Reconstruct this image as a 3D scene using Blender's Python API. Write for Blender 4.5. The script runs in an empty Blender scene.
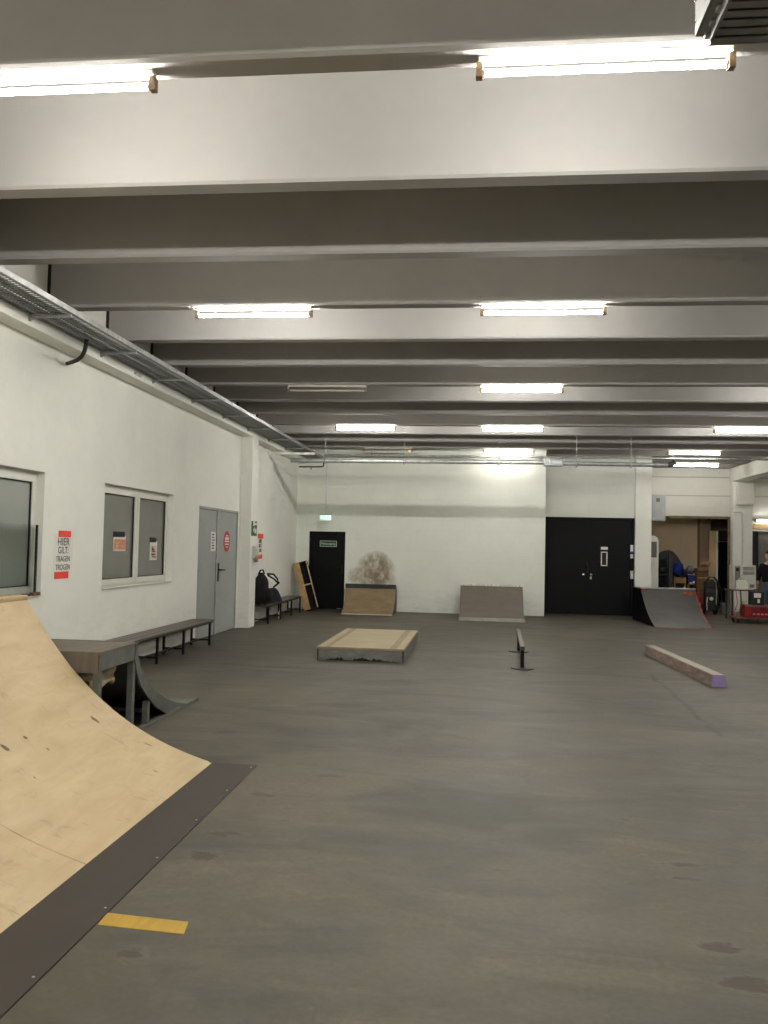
import bpy, bmesh, math, random
from mathutils import Vector, Matrix
random.seed(7)
C = bpy.context.scene.collection
PI = math.pi

# ------------------------------------------------------------------ camera geometry
F_PX = 850.0
RIGHT = Vector((0.99370, 0.11000, 0.02200)); UP = Vector((-0.0174, -0.0421, 0.9990)); FWD = Vector((-0.1109, 0.9930, 0.0400))
FWD.normalize(); RIGHT = (RIGHT - FWD*RIGHT.dot(FWD)).normalized(); UP = RIGHT.cross(FWD)
EYE = Vector((0, 0, 1.6))
def at(px, py, Y):
    """the point at depth Y seen at a pixel of the 768x1024 frame"""
    d = RIGHT*((px-384)/F_PX) - UP*((py-512)/F_PX) + FWD
    return EYE + d*(Y/d.y)

def at_x(px, py, X):
    d = RIGHT*((px-384)/F_PX) - UP*((py-512)/F_PX) + FWD
    return EYE + d*(X/d.x)

# ------------------------------------------------------------------ materials
def lin(c):
    c = c/255.0
    return c/12.92 if c <= 0.04045 else ((c+0.055)/1.055)**2.4
def rgb(r, g, b): return (lin(r), lin(g), lin(b), 1)
class NT:
    def __init__(s, name):
        s.m = bpy.data.materials.new(name); s.m.use_nodes = True
        s.t = s.m.node_tree; s.b = s.t.nodes['Principled BSDF']
    def n(s, t, **kw):
        n = s.t.nodes.new(t)
        for k, v in kw.items(): setattr(n, k, v)
        return n
    def l(s, a, b): s.t.links.new(a, b)
    def val(s, sock, v):
        if hasattr(v, 'links') or hasattr(v, 'is_output'): s.l(v, sock)
        else: sock.default_value = v
    def math(s, op, a, b=0.0, c=None, clamp=False):
        n = s.n('ShaderNodeMath', operation=op); n.use_clamp = clamp
        s.val(n.inputs[0], a); s.val(n.inputs[1], b)
        if c is not None: s.val(n.inputs[2], c)
        return n.outputs[0]
    def pos(s): return s.n('ShaderNodeNewGeometry').outputs['Position']
    def obj(s): return s.n('ShaderNodeTexCoord').outputs['Object']
    def scale(s, v, sc):
        n = s.n('ShaderNodeMapping'); s.l(v, n.inputs[0]); n.inputs['Scale'].default_value = sc
        return n.outputs[0]
    def noise(s, v, scale, detail=4, rough=.55, dist=0.0):
        n = s.n('ShaderNodeTexNoise'); s.l(v, n.inputs['Vector'])
        n.inputs['Scale'].default_value = scale; n.inputs['Detail'].default_value = detail
        n.inputs['Roughness'].default_value = rough; n.inputs['Distortion'].default_value = dist
        return n.outputs['Fac']
    def ramp(s, f, a, b, lo=0.0, hi=1.0):
        n = s.n('ShaderNodeMapRange'); s.val(n.inputs[0], f)
        n.inputs[1].default_value = a; n.inputs[2].default_value = b
        n.inputs[3].default_value = lo; n.inputs[4].default_value = hi
        return n.outputs[0]
    def mix(s, f, a, b, blend='MIX'):
        n = s.n('ShaderNodeMix', data_type='RGBA', blend_type=blend)
        s.val(n.inputs[0], f); s.val(n.inputs[6], a); s.val(n.inputs[7], b)
        return n.outputs[2]
    def sep(s, v):
        n = s.n('ShaderNodeSeparateXYZ'); s.l(v, n.inputs[0]); return n.outputs
    def bump(s, h, strength=.2, dist=.01):
        n = s.n('ShaderNodeBump'); n.inputs['Strength'].default_value = strength; n.inputs['Distance'].default_value = dist
        s.l(h, n.inputs['Height']); s.l(n.outputs[0], s.b.inputs['Normal'])
    def base(s, c): s.val(s.b.inputs['Base Color'], c)
    def rough(s, r): s.val(s.b.inputs['Roughness'], r)
MATS = {}
def on_ramp(px, py):
    d = RIGHT*((px-384)/F_PX) - UP*((py-512)/F_PX) + FWD
    k = .5
    while k < 9:
        p = EYE+d*k; tt = -1.88-p.x
        if tt > 0 and p.z < .28*tt+.116*tt*tt+.151*tt**3: return p
        k += .004
    return EYE+d*5
def gouge(p0, p1, w, st):
    a, b = on_ramp(*p0), on_ramp(*p1); L = math.hypot(b.x-a.x, b.y-a.y) or .01
    return ((a.x+b.x)/2, (a.y+b.y)/2, (b.x-a.x)/L, (b.y-a.y)/L, L/2, w, st)
GOUGES = [gouge((0, 746), (11, 752), .022, .95), (gouge((89, 716), (100, 724), .02, .9)), gouge((24, 737), (27, 740), .018, .9), gouge((46, 749), (50, 751), .012, .7),
          gouge((143, 743), (153, 747), .014, .6), gouge((152, 771), (158, 773), .014, .5), gouge((208, 762), (212, 764), .012, .8), gouge((33, 778), (36, 779), .01, .6), gouge((60, 650), (75, 672), .02, .35)]
def simple(name, c, rough=.6, metal=0.0, var=.12, nscale=6.0, bump=0.0, spec=.4):
    """plain surface with a little uneven tone"""
    if name in MATS: return MATS[name]
    t = NT(name); p = t.obj()
    f = t.noise(p, nscale, 5)
    d = (c[0]*(1-var*2), c[1]*(1-var*2), c[2]*(1-var*2), 1); e = tuple(min(1, x*(1+var)) for x in c[:3])+(1,)
    t.base(t.mix(t.ramp(f, .3, .7), d, e)); t.rough(rough); t.b.inputs['Metallic'].default_value = metal; t.b.inputs['Specular IOR Level'].default_value = spec
    if bump: t.bump(t.noise(p, nscale*8, 3), bump, .004)
    MATS[name] = t.m
    return t.m
def emit(name, c, strength):
    t = NT(name); t.base((.9, .9, .9, 1)); t.b.inputs['Emission Color'].default_value = c; t.b.inputs['Emission Strength'].default_value = strength
    return t.m

def m_wall(name, c, blocks=False, stain=None, joints=None):
    t = NT(name); p = t.pos()
    f = t.noise(p, .7, 5, .6); g = t.noise(p, 9, 4)
    k = t.ramp(f, .3, .7, .93, 1.04); k = t.math('MULTIPLY', k, t.ramp(g, .3, .7, .985, 1.015))
    col = t.mix(1.0, c, t.n('ShaderNodeCombineColor').outputs[0], 'MULTIPLY')
    cc = t.n('ShaderNodeCombineColor'); [t.l(k, cc.inputs[i]) for i in range(3)]
    col = t.mix(1.0, c, cc.outputs[0], 'MULTIPLY')
    x, y, z = t.sep(p)
    # dusty lower band and scuffs
    sc = t.noise(t.scale(p, (1.5, 1.5, 6)), 2.2, 5, .7)
    low = t.math('MULTIPLY', t.ramp(z, .05, .9, .5, 0), t.ramp(sc, .45, .75))
    col = t.mix(low, col, (c[0]*.62, c[1]*.6, c[2]*.56, 1))
    h = t.noise(p, 60, 3)
    if blocks:
        b = t.n('ShaderNodeTexBrick'); mp = t.n('ShaderNodeCombineXYZ')
        t.l(x, mp.inputs[0]); t.l(z, mp.inputs[1]); t.l(mp.outputs[0], b.inputs['Vector'])
        b.inputs['Scale'].default_value = 1; b.inputs['Mortar Size'].default_value = .006; b.inputs['Brick Width'].default_value = .5; b.inputs['Row Height'].default_value = .25
        b.inputs['Mortar Smooth'].default_value = .6
        col = t.mix(t.math('MULTIPLY', b.outputs['Fac'], .16), col, (c[0]*.6, c[1]*.6, c[2]*.58, 1))
        h = t.math('SUBTRACT', t.math('MULTIPLY', h, .5), b.outputs['Fac'])
    for jz in (joints or []):
        d = t.math('ABSOLUTE', t.math('SUBTRACT', z, jz))
        col = t.mix(t.ramp(d, .012, .02, .6, 0), col, (c[0]*.45, c[1]*.44, c[2]*.4, 1))
    if stain:
        for (sx, sz, a, bb, s) in stain:
            q = t.math('ADD', t.math('POWER', t.math('DIVIDE', t.math('SUBTRACT', x, sx), a), 2.0), t.math('POWER', t.math('DIVIDE', t.math('SUBTRACT', z, sz), bb), 2.0))
            n1 = t.noise(t.scale(p, (1.6, 1, 1.3)), 3.6, 7, .72)
            m = t.math('MULTIPLY', t.ramp(q, 1.0, .25), t.ramp(n1, .3, .56))
            col = t.mix(t.math('MULTIPLY', m, s), col, rgb(126, 105, 74))
    t.base(col); t.rough(.75); t.bump(h, .12, .004)
    return t.m

def m_floor():
    t = NT('worn_concrete_floor'); p = t.pos(); x, y, z = t.sep(p)
    big = t.noise(p, .35, 6, .6, .6); mid = t.noise(t.scale(p, (.7, 1.6, 1)), 1.5, 6, .65, .8); fine = t.noise(p, 28, 5, .7); patch = t.noise(t.scale(p, (.5, 1.2, 1)), .9, 8, .6, 1.6)
    col = t.mix(t.ramp(big, .36, .62), rgb(76, 71, 61), rgb(100, 94, 80))
    col = t.mix(t.math('MULTIPLY', t.ramp(mid, .5, .7), .75), col, rgb(118, 111, 97))
    col = t.mix(t.math('MULTIPLY', t.ramp(patch, .5, .34), .7), col, rgb(64, 64, 56))
    col = t.mix(t.ramp(fine, .35, .7, .35, 0), col, rgb(58, 55, 48))
    n3 = t.noise(t.scale(p, (.6, 1.2, 1)), 14, 7, .75)
    sp = t.noise(p, 3.3, 8, .75)
    col = t.mix(t.math('MULTIPLY', t.ramp(sp, .62, .72), .35), col, rgb(118, 112, 100))
    # broken-out patches of the screed: (x, y, half length, half width, strength)
    for (cx, cy, a, b, s) in FLOOR_CHIPS:
        qx = t.math('DIVIDE', t.math('SUBTRACT', x, cx), a); qy = t.math('DIVIDE', t.math('SUBTRACT', y, cy), b)
        q = t.math('ADD', t.math('MULTIPLY', qx, qx), t.math('MULTIPLY', qy, qy))
        q = t.math('ADD', q, t.math('MULTIPLY', t.math('SUBTRACT', n3, .5), 6.5))
        col = t.mix(t.math('MULTIPLY', t.ramp(q, .8, .3), s*.8), col, rgb(64, 54, 44))
        col = t.mix(t.math('MULTIPLY', t.math('MULTIPLY', t.ramp(q, 1.5, .9), t.ramp(q, .7, .8)), .14*s), col, rgb(130, 122, 108))
    # long crack beside the ledge
    for (x0, y0, x1, y1, w, s) in FLOOR_CRACKS:
        L = math.hypot(x1-x0, y1-y0); ux, uy = (x1-x0)/L, (y1-y0)/L
        rx = t.math('SUBTRACT', x, x0); ry = t.math('SUBTRACT', y, y0)
        u = t.math('ADD', t.math('MULTIPLY', rx, ux), t.math('MULTIPLY', ry, uy))
        v = t.math('ABSOLUTE', t.math('ADD', t.math('SUBTRACT', t.math('MULTIPLY', ry, ux), t.math('MULTIPLY', rx, uy)), t.math('MULTIPLY', t.math('SUBTRACT', mid, .5), .25)))
        m = t.math('MULTIPLY', t.ramp(v, w, w*.3), t.math('MULTIPLY', t.ramp(u, 0, .1), t.ramp(u, L, L-.1)))
        col = t.mix(t.math('MULTIPLY', m, s), col, rgb(60, 52, 44))
    t.base(col)
    t.rough(t.ramp(mid, .3, .7, .5, .68)); t.b.inputs['Specular IOR Level'].default_value = .35
    t.bump(t.math('ADD', t.math('MULTIPLY', fine, .4), mid), .12, .006)
    return t.m

def m_ply(name, a, b, grain=(1, 14, 1), scuff=.3, scuffcol=(92, 76, 58), rough=.5, scale=2.0, marks=()):
    t = NT(name); p = t.pos()
    g = t.noise(t.scale(p, grain), scale, 6, .6, .5); big = t.noise(p, .8, 4); s = t.noise(t.scale(p, (1.2, 2.4, 2)), 3.2, 8, .75, .5)
    col = t.mix(t.ramp(g, .3, .7), a, b)
    col = t.mix(t.ramp(big, .35, .7, .0, .35), col, (b[0]*.85, b[1]*.78, b[2]*.7, 1))
    col = t.mix(t.math('MULTIPLY', t.ramp(s, .58, .74), scuff), col, rgb(*scuffcol))
    dots = t.n('ShaderNodeTexVoronoi'); dots.inputs['Scale'].default_value = 1.6; t.l(p, dots.inputs['Vector'])
    col = t.mix(t.ramp(dots.outputs['Distance'], .02, .03, min(1, scuff*2), 0), col, rgb(90, 70, 48))
    if marks:
        wp = t.pos(); wx, wy, wz = t.sep(wp); nn = t.noise(wp, 30, 5, .7)
        for (cx, cy, ux, uy, a_, b_, st) in marks:            # scraped gouges
            dx = t.math('SUBTRACT', wx, cx); dy = t.math('SUBTRACT', wy, cy)
            u = t.math('DIVIDE', t.math('ADD', t.math('MULTIPLY', dx, ux), t.math('MULTIPLY', dy, uy)), a_)
            v = t.math('DIVIDE', t.math('SUBTRACT', t.math('MULTIPLY', dy, ux), t.math('MULTIPLY', dx, uy)), b_)
            q = t.math('ADD', t.math('ADD', t.math('MULTIPLY', u, u), t.math('MULTIPLY', v, v)), t.math('MULTIPLY', t.math('SUBTRACT', nn, .5), 2.5))
            col = t.mix(t.math('MULTIPLY', t.ramp(q, 1.0, .5), st), col, rgb(76, 56, 38))
    t.base(col); t.rough(rough); t.bump(g, .05, .002)
    return t.m

# ------------------------------------------------------------------ mesh building
class MB:
    def __init__(s): s.bm = bmesh.new()
    def box(s, x0, y0, z0, x1, y1, z1, M=None):
        vs = [s.bm.verts.new((x, y, z)) for x in (x0, x1) for y in (y0, y1) for z in (z0, z1)]
        for f in ((0, 1, 3, 2), (4, 6, 7, 5), (0, 4, 5, 1), (2, 3, 7, 6), (0, 2, 6, 4), (1, 5, 7, 3)): s.bm.faces.new([vs[i] for i in f])
        if M is not None:
            for v in vs: v.co = M @ v.co
        return s
    def prism(s, poly, axis, a, b, M=None):
        """poly: 2-D outline; axis 'x': (y,z), 'y': (x,z), 'z': (x,y)"""
        def P(u, v, w): return {'x': (w, u, v), 'y': (u, w, v), 'z': (u, v, w)}[axis]
        A = [s.bm.verts.new(P(u, v, a)) for u, v in poly]; B = [s.bm.verts.new(P(u, v, b)) for u, v in poly]
        s.bm.faces.new(A); s.bm.faces.new(B[::-1])
        for i in range(len(poly)):
            j = (i+1) % len(poly); s.bm.faces.new((A[j], A[i], B[i], B[j]))
        if M is not None:
            for v in A+B: v.co = M @ v.co
        return s
    def strip(s, prof, axis, a, b, th):
        """a bent sheet: profile offset by its thickness along the profile normal"""
        n = len(prof); off = []
        for i in range(n):
            p0 = prof[max(0, i-1)]; p1 = prof[min(n-1, i+1)]
            dx, dz = p1[0]-p0[0], p1[1]-p0[1]; L = math.hypot(dx, dz)
            nx, nz = -dz/L, dx/L
            if nz < 0: nx, nz = -nx, -nz
            off.append((prof[i][0]-nx*th, prof[i][1]-nz*th))
        return s.prism(list(prof)+off[::-1], axis, a, b)
    def tube(s, pts, r, n=10, closed=False):
        pts = [Vector(p) for p in pts]; rings = []
        N = len(pts); up = None
        for i, p in enumerate(pts):
            if closed: d = pts[(i+1) % N]-pts[i-1]
            else: d = pts[min(N-1, i+1)]-pts[max(0, i-1)]
            d.normalize()
            if up is None: up = Vector((0, 0, 1)) if abs(d.z) < .9 else Vector((1, 0, 0))
            a = d.cross(up).normalized(); b = d.cross(a).normalized(); up = -b if False else up
            rr = r[i] if isinstance(r, (list, tuple)) else r
            rings.append([s.bm.verts.new(p+a*rr*math.cos(2*PI*k/n)+b*rr*math.sin(2*PI*k/n)) for k in range(n)])
        for i in range(N if closed else N-1):
            A, B = rings[i], rings[(i+1) % N]
            for k in range(n): s.bm.faces.new((A[k], A[(k+1) % n], B[(k+1) % n], B[k]))
        if not closed: s.bm.faces.new(rings[0]); s.bm.faces.new(rings[-1][::-1])
        return s
    def bar(s, p0, p1, w, h):
        """square bar between two points"""
        p0, p1 = Vector(p0), Vector(p1); d = (p1-p0); L = d.length; d.normalize()
        up = Vector((0, 0, 1)) if abs(d.z) < .95 else Vector((0, 1, 0))
        a = d.cross(up).normalized(); b = a.cross(d).normalized()
        M = Matrix(((a.x, d.x, b.x, p0.x), (a.y, d.y, b.y, p0.y), (a.z, d.z, b.z, p0.z), (0, 0, 0, 1)))
        return s.box(-w/2, 0, -h/2, w/2, L, h/2, M)
    def lathe(s, prof, c=(0, 0, 0), n=20):
        rings = [[s.bm.verts.new((c[0]+r*math.cos(2*PI*k/n), c[1]+r*math.sin(2*PI*k/n), c[2]+z)) for k in range(n)] for r, z in prof]
        for A, B in zip(rings, rings[1:]):
            for k in range(n): s.bm.faces.new((A[k], A[(k+1) % n], B[(k+1) % n], B[k]))
        s.bm.faces.new(rings[0][::-1]); s.bm.faces.new(rings[-1])
        return s
    def grid(s, nx, ny, fn, closed=False):
        V = [[s.bm.verts.new(fn(i/nx, j/ny)) for j in range(ny+1)] for i in range(nx+1)]
        for i in range(nx):
            for j in range(ny): s.bm.faces.new((V[i][j], V[i+1][j], V[i+1][j+1], V[i][j+1]))
        return s
    def blob(s, c, r, n=12, m=18, jit=0.0, seed=0):
        rnd = random.Random(seed)
        ret = bmesh.ops.create_uvsphere(s.bm, u_segments=m, v_segments=n, radius=1)
        for v in ret['verts']:
            k = 1+rnd.uniform(-jit, jit)*.4
            if jit: k += jit*3*(math.sin(4*v.co.x+seed)*math.cos(5*v.co.z+2*seed)+.6*math.sin(9*v.co.x+7*v.co.z+seed))*.6
            v.co = Vector((c[0]+v.co.x*r[0]*k, c[1]+v.co.y*r[1]*k, c[2]+v.co.z*r[2]*k))
        return s
    def build(s, name, mat, parent=None, bevel=0.0, smooth=False, rough=0.0):
        bm = s.bm
        bmesh.ops.recalc_face_normals(bm, faces=bm.faces)
        if bevel: 
            bmesh.ops.bevel(bm, geom=[e for e in bm.edges if len(e.link_faces) == 2 and e.calc_face_angle(0) > .6], offset=bevel, segments=2, affect='EDGES', profile=.7)
        if smooth:
            for f in bm.faces: f.smooth = True
            for e in bm.edges:
                if len(e.link_faces) == 2 and e.calc_face_angle(0) > .7: e.smooth = False
        me = bpy.data.meshes.new(name)
        if parent is not None:
            inv = WM[parent].inverted()
            bm.transform(inv)
            o = bpy.data.objects.new(name, me); o.parent = parent; WM[o] = WM[parent].copy()
        else:
            lo = Vector([min(v.co[i] for v in bm.verts) for i in range(3)]); hi = Vector([max(v.co[i] for v in bm.verts) for i in range(3)])
            b = Vector(((lo.x+hi.x)/2, (lo.y+hi.y)/2, lo.z))
            bm.transform(Matrix.Translation(-b))
            o = bpy.data.objects.new(name, me); o.location = b; WM[o] = Matrix.Translation(b)
        bm.to_mesh(me); bm.free()
        me.materials.append(mat); C.objects.link(o)
        return o
WM = {}
def thing(name, label, cat, loc=(0, 0, 0), rotz=0.0, group=None):
    o = bpy.data.objects.new(name, None); C.objects.link(o); o.empty_display_size = .1
    o.location = loc; o.rotation_euler = (0, 0, rotz)
    WM[o] = Matrix.Translation(Vector(loc)) @ Matrix.Rotation(rotz, 4, 'Z')
    return tag(o, label, cat, group)
def tag(o, label, cat, group=None):
    o['label'] = label; o['category'] = cat
    if group: o['group'] = group
    return o
def struct(o, label=None, cat=None):
    o['kind'] = 'structure'
    if label: o['label'] = label
    if cat: o['category'] = cat
    return o
def dup(root, loc, label=None, rotz=None):
    r = root.copy(); C.objects.link(r); r.location = loc
    if rotz is not None: r.rotation_euler = (0, 0, rotz)
    if label: r['label'] = label
    for ch in list(root.children):
        c = ch.copy(); C.objects.link(c); c.parent = r
        for g in list(ch.children):
            d = g.copy(); C.objects.link(d); d.parent = c
    return r
def text(name, s, size, M, mat, parent, thick=.001, bold=0.0, align='CENTER', sx=1.0):
    """lettering as a mesh; M places its XY plane"""
    cu = bpy.data.curves.new(name, 'FONT'); cu.body = s; cu.size = size; cu.align_x = align; cu.align_y = 'CENTER'; cu.extrude = thick; cu.offset = bold
    o = bpy.data.objects.new(name, cu); C.objects.link(o)
    dg = bpy.context.evaluated_depsgraph_get(); me = bpy.data.meshes.new_from_object(o.evaluated_get(dg))
    bpy.data.objects.remove(o); bpy.data.curves.remove(cu)
    me.transform(Matrix.Diagonal((sx, 1, 1, 1))); me.transform(WM[parent].inverted() @ M)
    o = bpy.data.objects.new(name, me); o.parent = parent; WM[o] = WM[parent].copy(); me.materials.clear(); me.materials.append(mat); C.objects.link(o)
    return o
def frame_left(x, y, z):     # writing on the left wall, read from the room
    return Matrix(((0, 0, 1, x), (1, 0, 0, y), (0, 1, 0, z), (0, 0, 0, 1)))
def frame_back(x, y, z):     # writing on a wall that faces the camera
    return Matrix(((1, 0, 0, x), (0, 0, -1, y), (0, 1, 0, z), (0, 0, 0, 1)))

# ------------------------------------------------------------------ palette
FLOOR_CHIPS = [(-1.36, 4.28, .1, .07, 1), (-1.36, 4.62, .12, .05, .9), (1.05, 4.58, .1, .035, .9), (1.05, 4.38, .1, .03, .9),
               (1.0, 3.65, .11, .06, 1), (1.03, 3.36, .14, .07, 1), (-1.3, 3.23, .06, .07, .9), (-1.32, 5.37, .1, .05, .8), (-1.0, 5.9, .14, .05, .6), (.9, 5.27, .05, .03, .6), (.14, 4.34, .05, .02, .6), (-1.1, 4.9, .06, .03, .5)]
FLOOR_CRACKS = [(2.28, 11.7, 2.14, 7.75, .045, .6), (2.24, 9.3, 2.6, 9.2, .03, .45), (2.2, 8.5, 2.5, 8.35, .03, .45), (2.26, 10.6, 2.6, 10.55, .03, .4)]
WHITE = rgb(236, 236, 228)
M = {}
M['floor'] = m_floor()
M['wall'] = m_wall('white_painted_plaster', WHITE)
M['wall_block'] = m_wall('white_painted_blockwork', rgb(224, 226, 216), True, [(-2.5, 1.0, .52, .5, .85), (-2.5, .75, .55, .35, .6), (-2.45, 1.05, .4, .45, .5), (-3.0, .85, .22, .25, .5)])
M['wall_panel'] = m_wall('white_concrete_panels', rgb(216, 215, 206), False, None, [3.2, 3.72])
M['beige_block'] = m_wall('beige_blockwork', rgb(216, 196, 164), True)
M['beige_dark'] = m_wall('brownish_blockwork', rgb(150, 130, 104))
M['beam'] = m_wall('painted_concrete_beam', rgb(164, 161, 157))
M['slab'] = m_wall('painted_concrete_slab', rgb(226, 222, 214))
M['joint'] = simple('dark_joint', rgb(46, 40, 34), .9)
M['ply'] = m_ply('birch_plywood', rgb(200, 180, 142), rgb(182, 159, 120), (5, 1.2, 5), .45, marks=GOUGES)
M['ply_edge'] = m_ply('worn_plywood_edge', rgb(214, 192, 152), rgb(178, 150, 110), (1, 8, 8), .3)
M['masonite'] = m_ply('dark_hardboard', rgb(54, 44, 36), rgb(45, 37, 30), (2, 1, 1), .15, (72, 60, 50), .55)
M['greyply'] = m_ply('grey_weathered_plywood', rgb(112, 114, 108), rgb(86, 88, 82), (1, 6, 6), .3, (70, 66, 58), .7)
M['greydeck'] = m_ply('grey_brown_deck_board', rgb(122, 112, 98), rgb(98, 90, 78), (6, 1, 1), .25, (70, 62, 52), .7)
M['browndeck'] = m_ply('brown_ply_ramp', rgb(150, 130, 98), rgb(122, 103, 74), (1.2, 4, 2), .5, (88, 72, 52), .6)
M['box_top'] = m_ply('light_plywood_top', rgb(190, 178, 146), rgb(166, 152, 120), (1, 5, 1), .5, (120, 98, 68), .6)
M['box_tape'] = m_ply('worn_brown_border', rgb(164, 146, 112), rgb(142, 124, 92), (4, 4, 1), .6, (116, 98, 70), .6)
M['box_side'] = m_ply('grey_scraped_board', rgb(130, 131, 128), rgb(96, 97, 94), (4, 4, 9), .5, (52, 48, 42), .7)
M['ledge_top'] = m_ply('waxed_ledge_top', rgb(168, 158, 140), rgb(136, 126, 110), (3, .8, 2), .5, (98, 84, 70), .5)
M['ledge_side'] = m_ply('scraped_ledge_side', rgb(150, 132, 120), rgb(92, 72, 64), (4, 2, 9), .7, (74, 56, 48), .6)
M['purple'] = simple('purple_paint', rgb(146, 130, 172), .6, 0, .1)
M['greyramp'] = m_ply('grey_riding_board', rgb(112, 104, 94), rgb(98, 90, 82), (1, 3, 1), .2, (70, 64, 56), .6)
M['metal_lip'] = simple('grey_steel_lip', rgb(150, 150, 138), .45, .6)
M['white_chip'] = simple('white_worn_edge', rgb(226, 224, 214), .7)
M['slate'] = m_ply('dark_slate_board', rgb(70, 67, 65), rgb(56, 53, 52), (1, 3, 2), .5, (100, 96, 92), .45)
M['red_paint'] = simple('red_orange_paint', rgb(150, 70, 54), .6, 0, .4, 9)
M['black_metal'] = simple('black_metal', rgb(30, 28, 28), .4, .5)
M['rail_steel'] = simple('brown_steel_rail', rgb(96, 86, 74), .35, .7, .25, 12)
M['dark_wood'] = m_ply('dark_stained_wood', rgb(92, 80, 70), rgb(68, 58, 50), (8, 1, 8), .2, (120, 108, 92), .35)
M['galv'] = simple('galvanised_steel', rgb(176, 178, 176), .42, .6, .15, 10)
M['galv_dark'] = simple('dark_galvanised_steel', rgb(142, 145, 145), .45, .6, .15, 10)
M['duct_light'] = simple('light_grey_sheet_metal', rgb(112, 114, 110), .55, .1, .08)
M['duct_dark'] = simple('dark_grey_louvres', rgb(140, 141, 140), .55, .3, .1)
M['pvc'] = simple('white_window_plastic', rgb(222, 221, 212), .35, 0, .03)
M['gasket'] = simple('black_rubber', rgb(26, 25, 24), .6)
M['door_grey'] = simple('grey_painted_steel', rgb(156, 160, 158), .42, 0, .04, 2)
M['door_black'] = simple('black_painted_door', rgb(7, 8, 10), .5, 0, .15, 3, spec=.15)
M['opening_dark'] = simple('dark_opening_sheet', rgb(12, 14, 22), .45, 0, .15, 3, spec=.25)  # near-black tone imitates the darkness of the alcove's unlit opening
M['white'] = simple('white_paper', rgb(232, 230, 222), .7, 0, .03)
M['paper_orange'] = simple('orange_print', rgb(222, 152, 112), .7, 0, .15, 30)
M['paper_pink'] = simple('pale_pink_print', rgb(222, 196, 186), .7, 0, .1, 20)
M['red_tape'] = simple('red_tape', rgb(246, 74, 58), .55, 0, .06)
M['ink'] = simple('black_ink', rgb(28, 26, 28), .7)
M['green_sign'] = simple('green_sign_plate', rgb(22, 78, 52), .5, 0, .06)
M['sign_red'] = simple('red_sign', rgb(196, 58, 58), .5, 0, .05)
M['yellow'] = m_ply('yellow_tape', rgb(196, 160, 52), rgb(170, 136, 42), (10, 3, 1), .6, (120, 96, 44), .6)
M['cream'] = simple('yellowed_cream_plastic', rgb(206, 184, 140), .5, 0, .12, 12)
M['batten'] = simple('white_enamel_batten', rgb(214, 208, 192), .4, 0, .05)
M['socket'] = simple('brown_lamp_socket', rgb(150, 124, 96), .5, 0, .2, 30)
M['tube_off'] = simple('unlit_white_tube', rgb(196, 192, 182), .3)
M['chrome'] = simple('chrome', rgb(206, 206, 202), .2, .9)
M['black_cloth'] = simple('black_cloth', rgb(11, 12, 15), .9, 0, .3, 20, .3)
M['navy_cloth'] = simple('navy_cloth', rgb(15, 20, 34), .9, 0, .3, 14, .3)
M['jeans'] = simple('blue_grey_denim', rgb(96, 106, 124), .9, 0, .2, 14, .3)
M['skin'] = simple('skin', rgb(196, 150, 122), .55, 0, .06)
M['hair'] = simple('black_hair', rgb(20, 17, 16), .6, 0, .2, 60)
M['tan'] = simple('tan_wood', rgb(172, 142, 98), .65, 0, .15, 8)
M['old_timber'] = simple('weathered_brown_timber', rgb(120, 104, 84), .8, 0, .2, 8)
M['cardboard'] = simple('brown_cardboard', rgb(112, 82, 56), .85, 0, .2, 8)
M['blue_tarp'] = simple('blue_tarpaulin', rgb(22, 42, 122), .5, 0, .2, 10)
M['blue_plastic'] = simple('blue_plastic', rgb(30, 44, 126), .45, 0, .15, 10)
M['yellow_wood'] = simple('yellowish_timber', rgb(150, 122, 66), .7, 0, .2, 8)
M['grey_cloth'] = simple('grey_cloth', rgb(98, 98, 104), .9, 0, .2, 10)
M['dark_red'] = simple('dark_red_plastic', rgb(118, 22, 38), .45, 0, .2, 8)
M['bright_red'] = simple('red_metal', rgb(140, 22, 36), .4, 0, .2, 8)
M['grey_plastic'] = simple('pale_grey_plastic', rgb(204, 204, 194), .5, 0, .05)
M['grey_vent'] = simple('grey_vent', rgb(116, 116, 110), .6)
M['grey_box'] = simple('blue_grey_enamel', rgb(178, 184, 188), .4, 0, .04)
M['dark_grey'] = simple('dark_grey_steel', rgb(58, 58, 58), .5, .3)
M['char'] = simple('charcoal_plastic', rgb(36, 38, 38), .5)
M['shadow_wood'] = simple('shaded_board', rgb(20, 17, 15), .8, 0, .2, 8)  # near-black colour stands in for shade inside the leaning box
M['green_hose'] = simple('green_hose', rgb(52, 84, 44), .5)
M['pink'] = simple('pink_plastic', rgb(206, 120, 128), .5)
M['translucent'] = simple('milky_plastic', rgb(228, 225, 212), .4, 0, .04)
def m_glass(name, c, rough, spec=.5):
    t = NT(name); p = t.pos(); f = t.noise(p, 1.2, 3)
    t.base(t.mix(t.ramp(f, .3, .7), c, tuple(x*1.12 for x in c[:3])+(1,))); t.rough(rough); t.b.inputs['Specular IOR Level'].default_value = spec
    return t.m
M['pane'] = m_glass('frosted_window_film', rgb(112, 112, 104), .14, .8)
M['pane_reflection'] = m_glass('reflection_toned_glass', rgb(154, 159, 152), .1, .9)  # pale base colour imitates the bright room reflection in this pane
M['pane_dark'] = m_glass('dark_window_glass', rgb(16, 18, 22), .08, .6)
def m_acrylic():
    t = NT('clear_acrylic'); t.base((.9, .92, .9, 1)); t.rough(.05); t.b.inputs['Transmission Weight'].default_value = 1; t.b.inputs['IOR'].default_value = 1.05
    return t.m
M['acrylic'] = m_acrylic()
TUBE_POWER = 26.0
M['tube'] = emit('lit_fluorescent_tube', (1.0, .98, .92, 1), TUBE_POWER)
M['tube_dim'] = emit('dim_fluorescent_tube', (1.0, .98, .92, 1), TUBE_POWER*.25)
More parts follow.
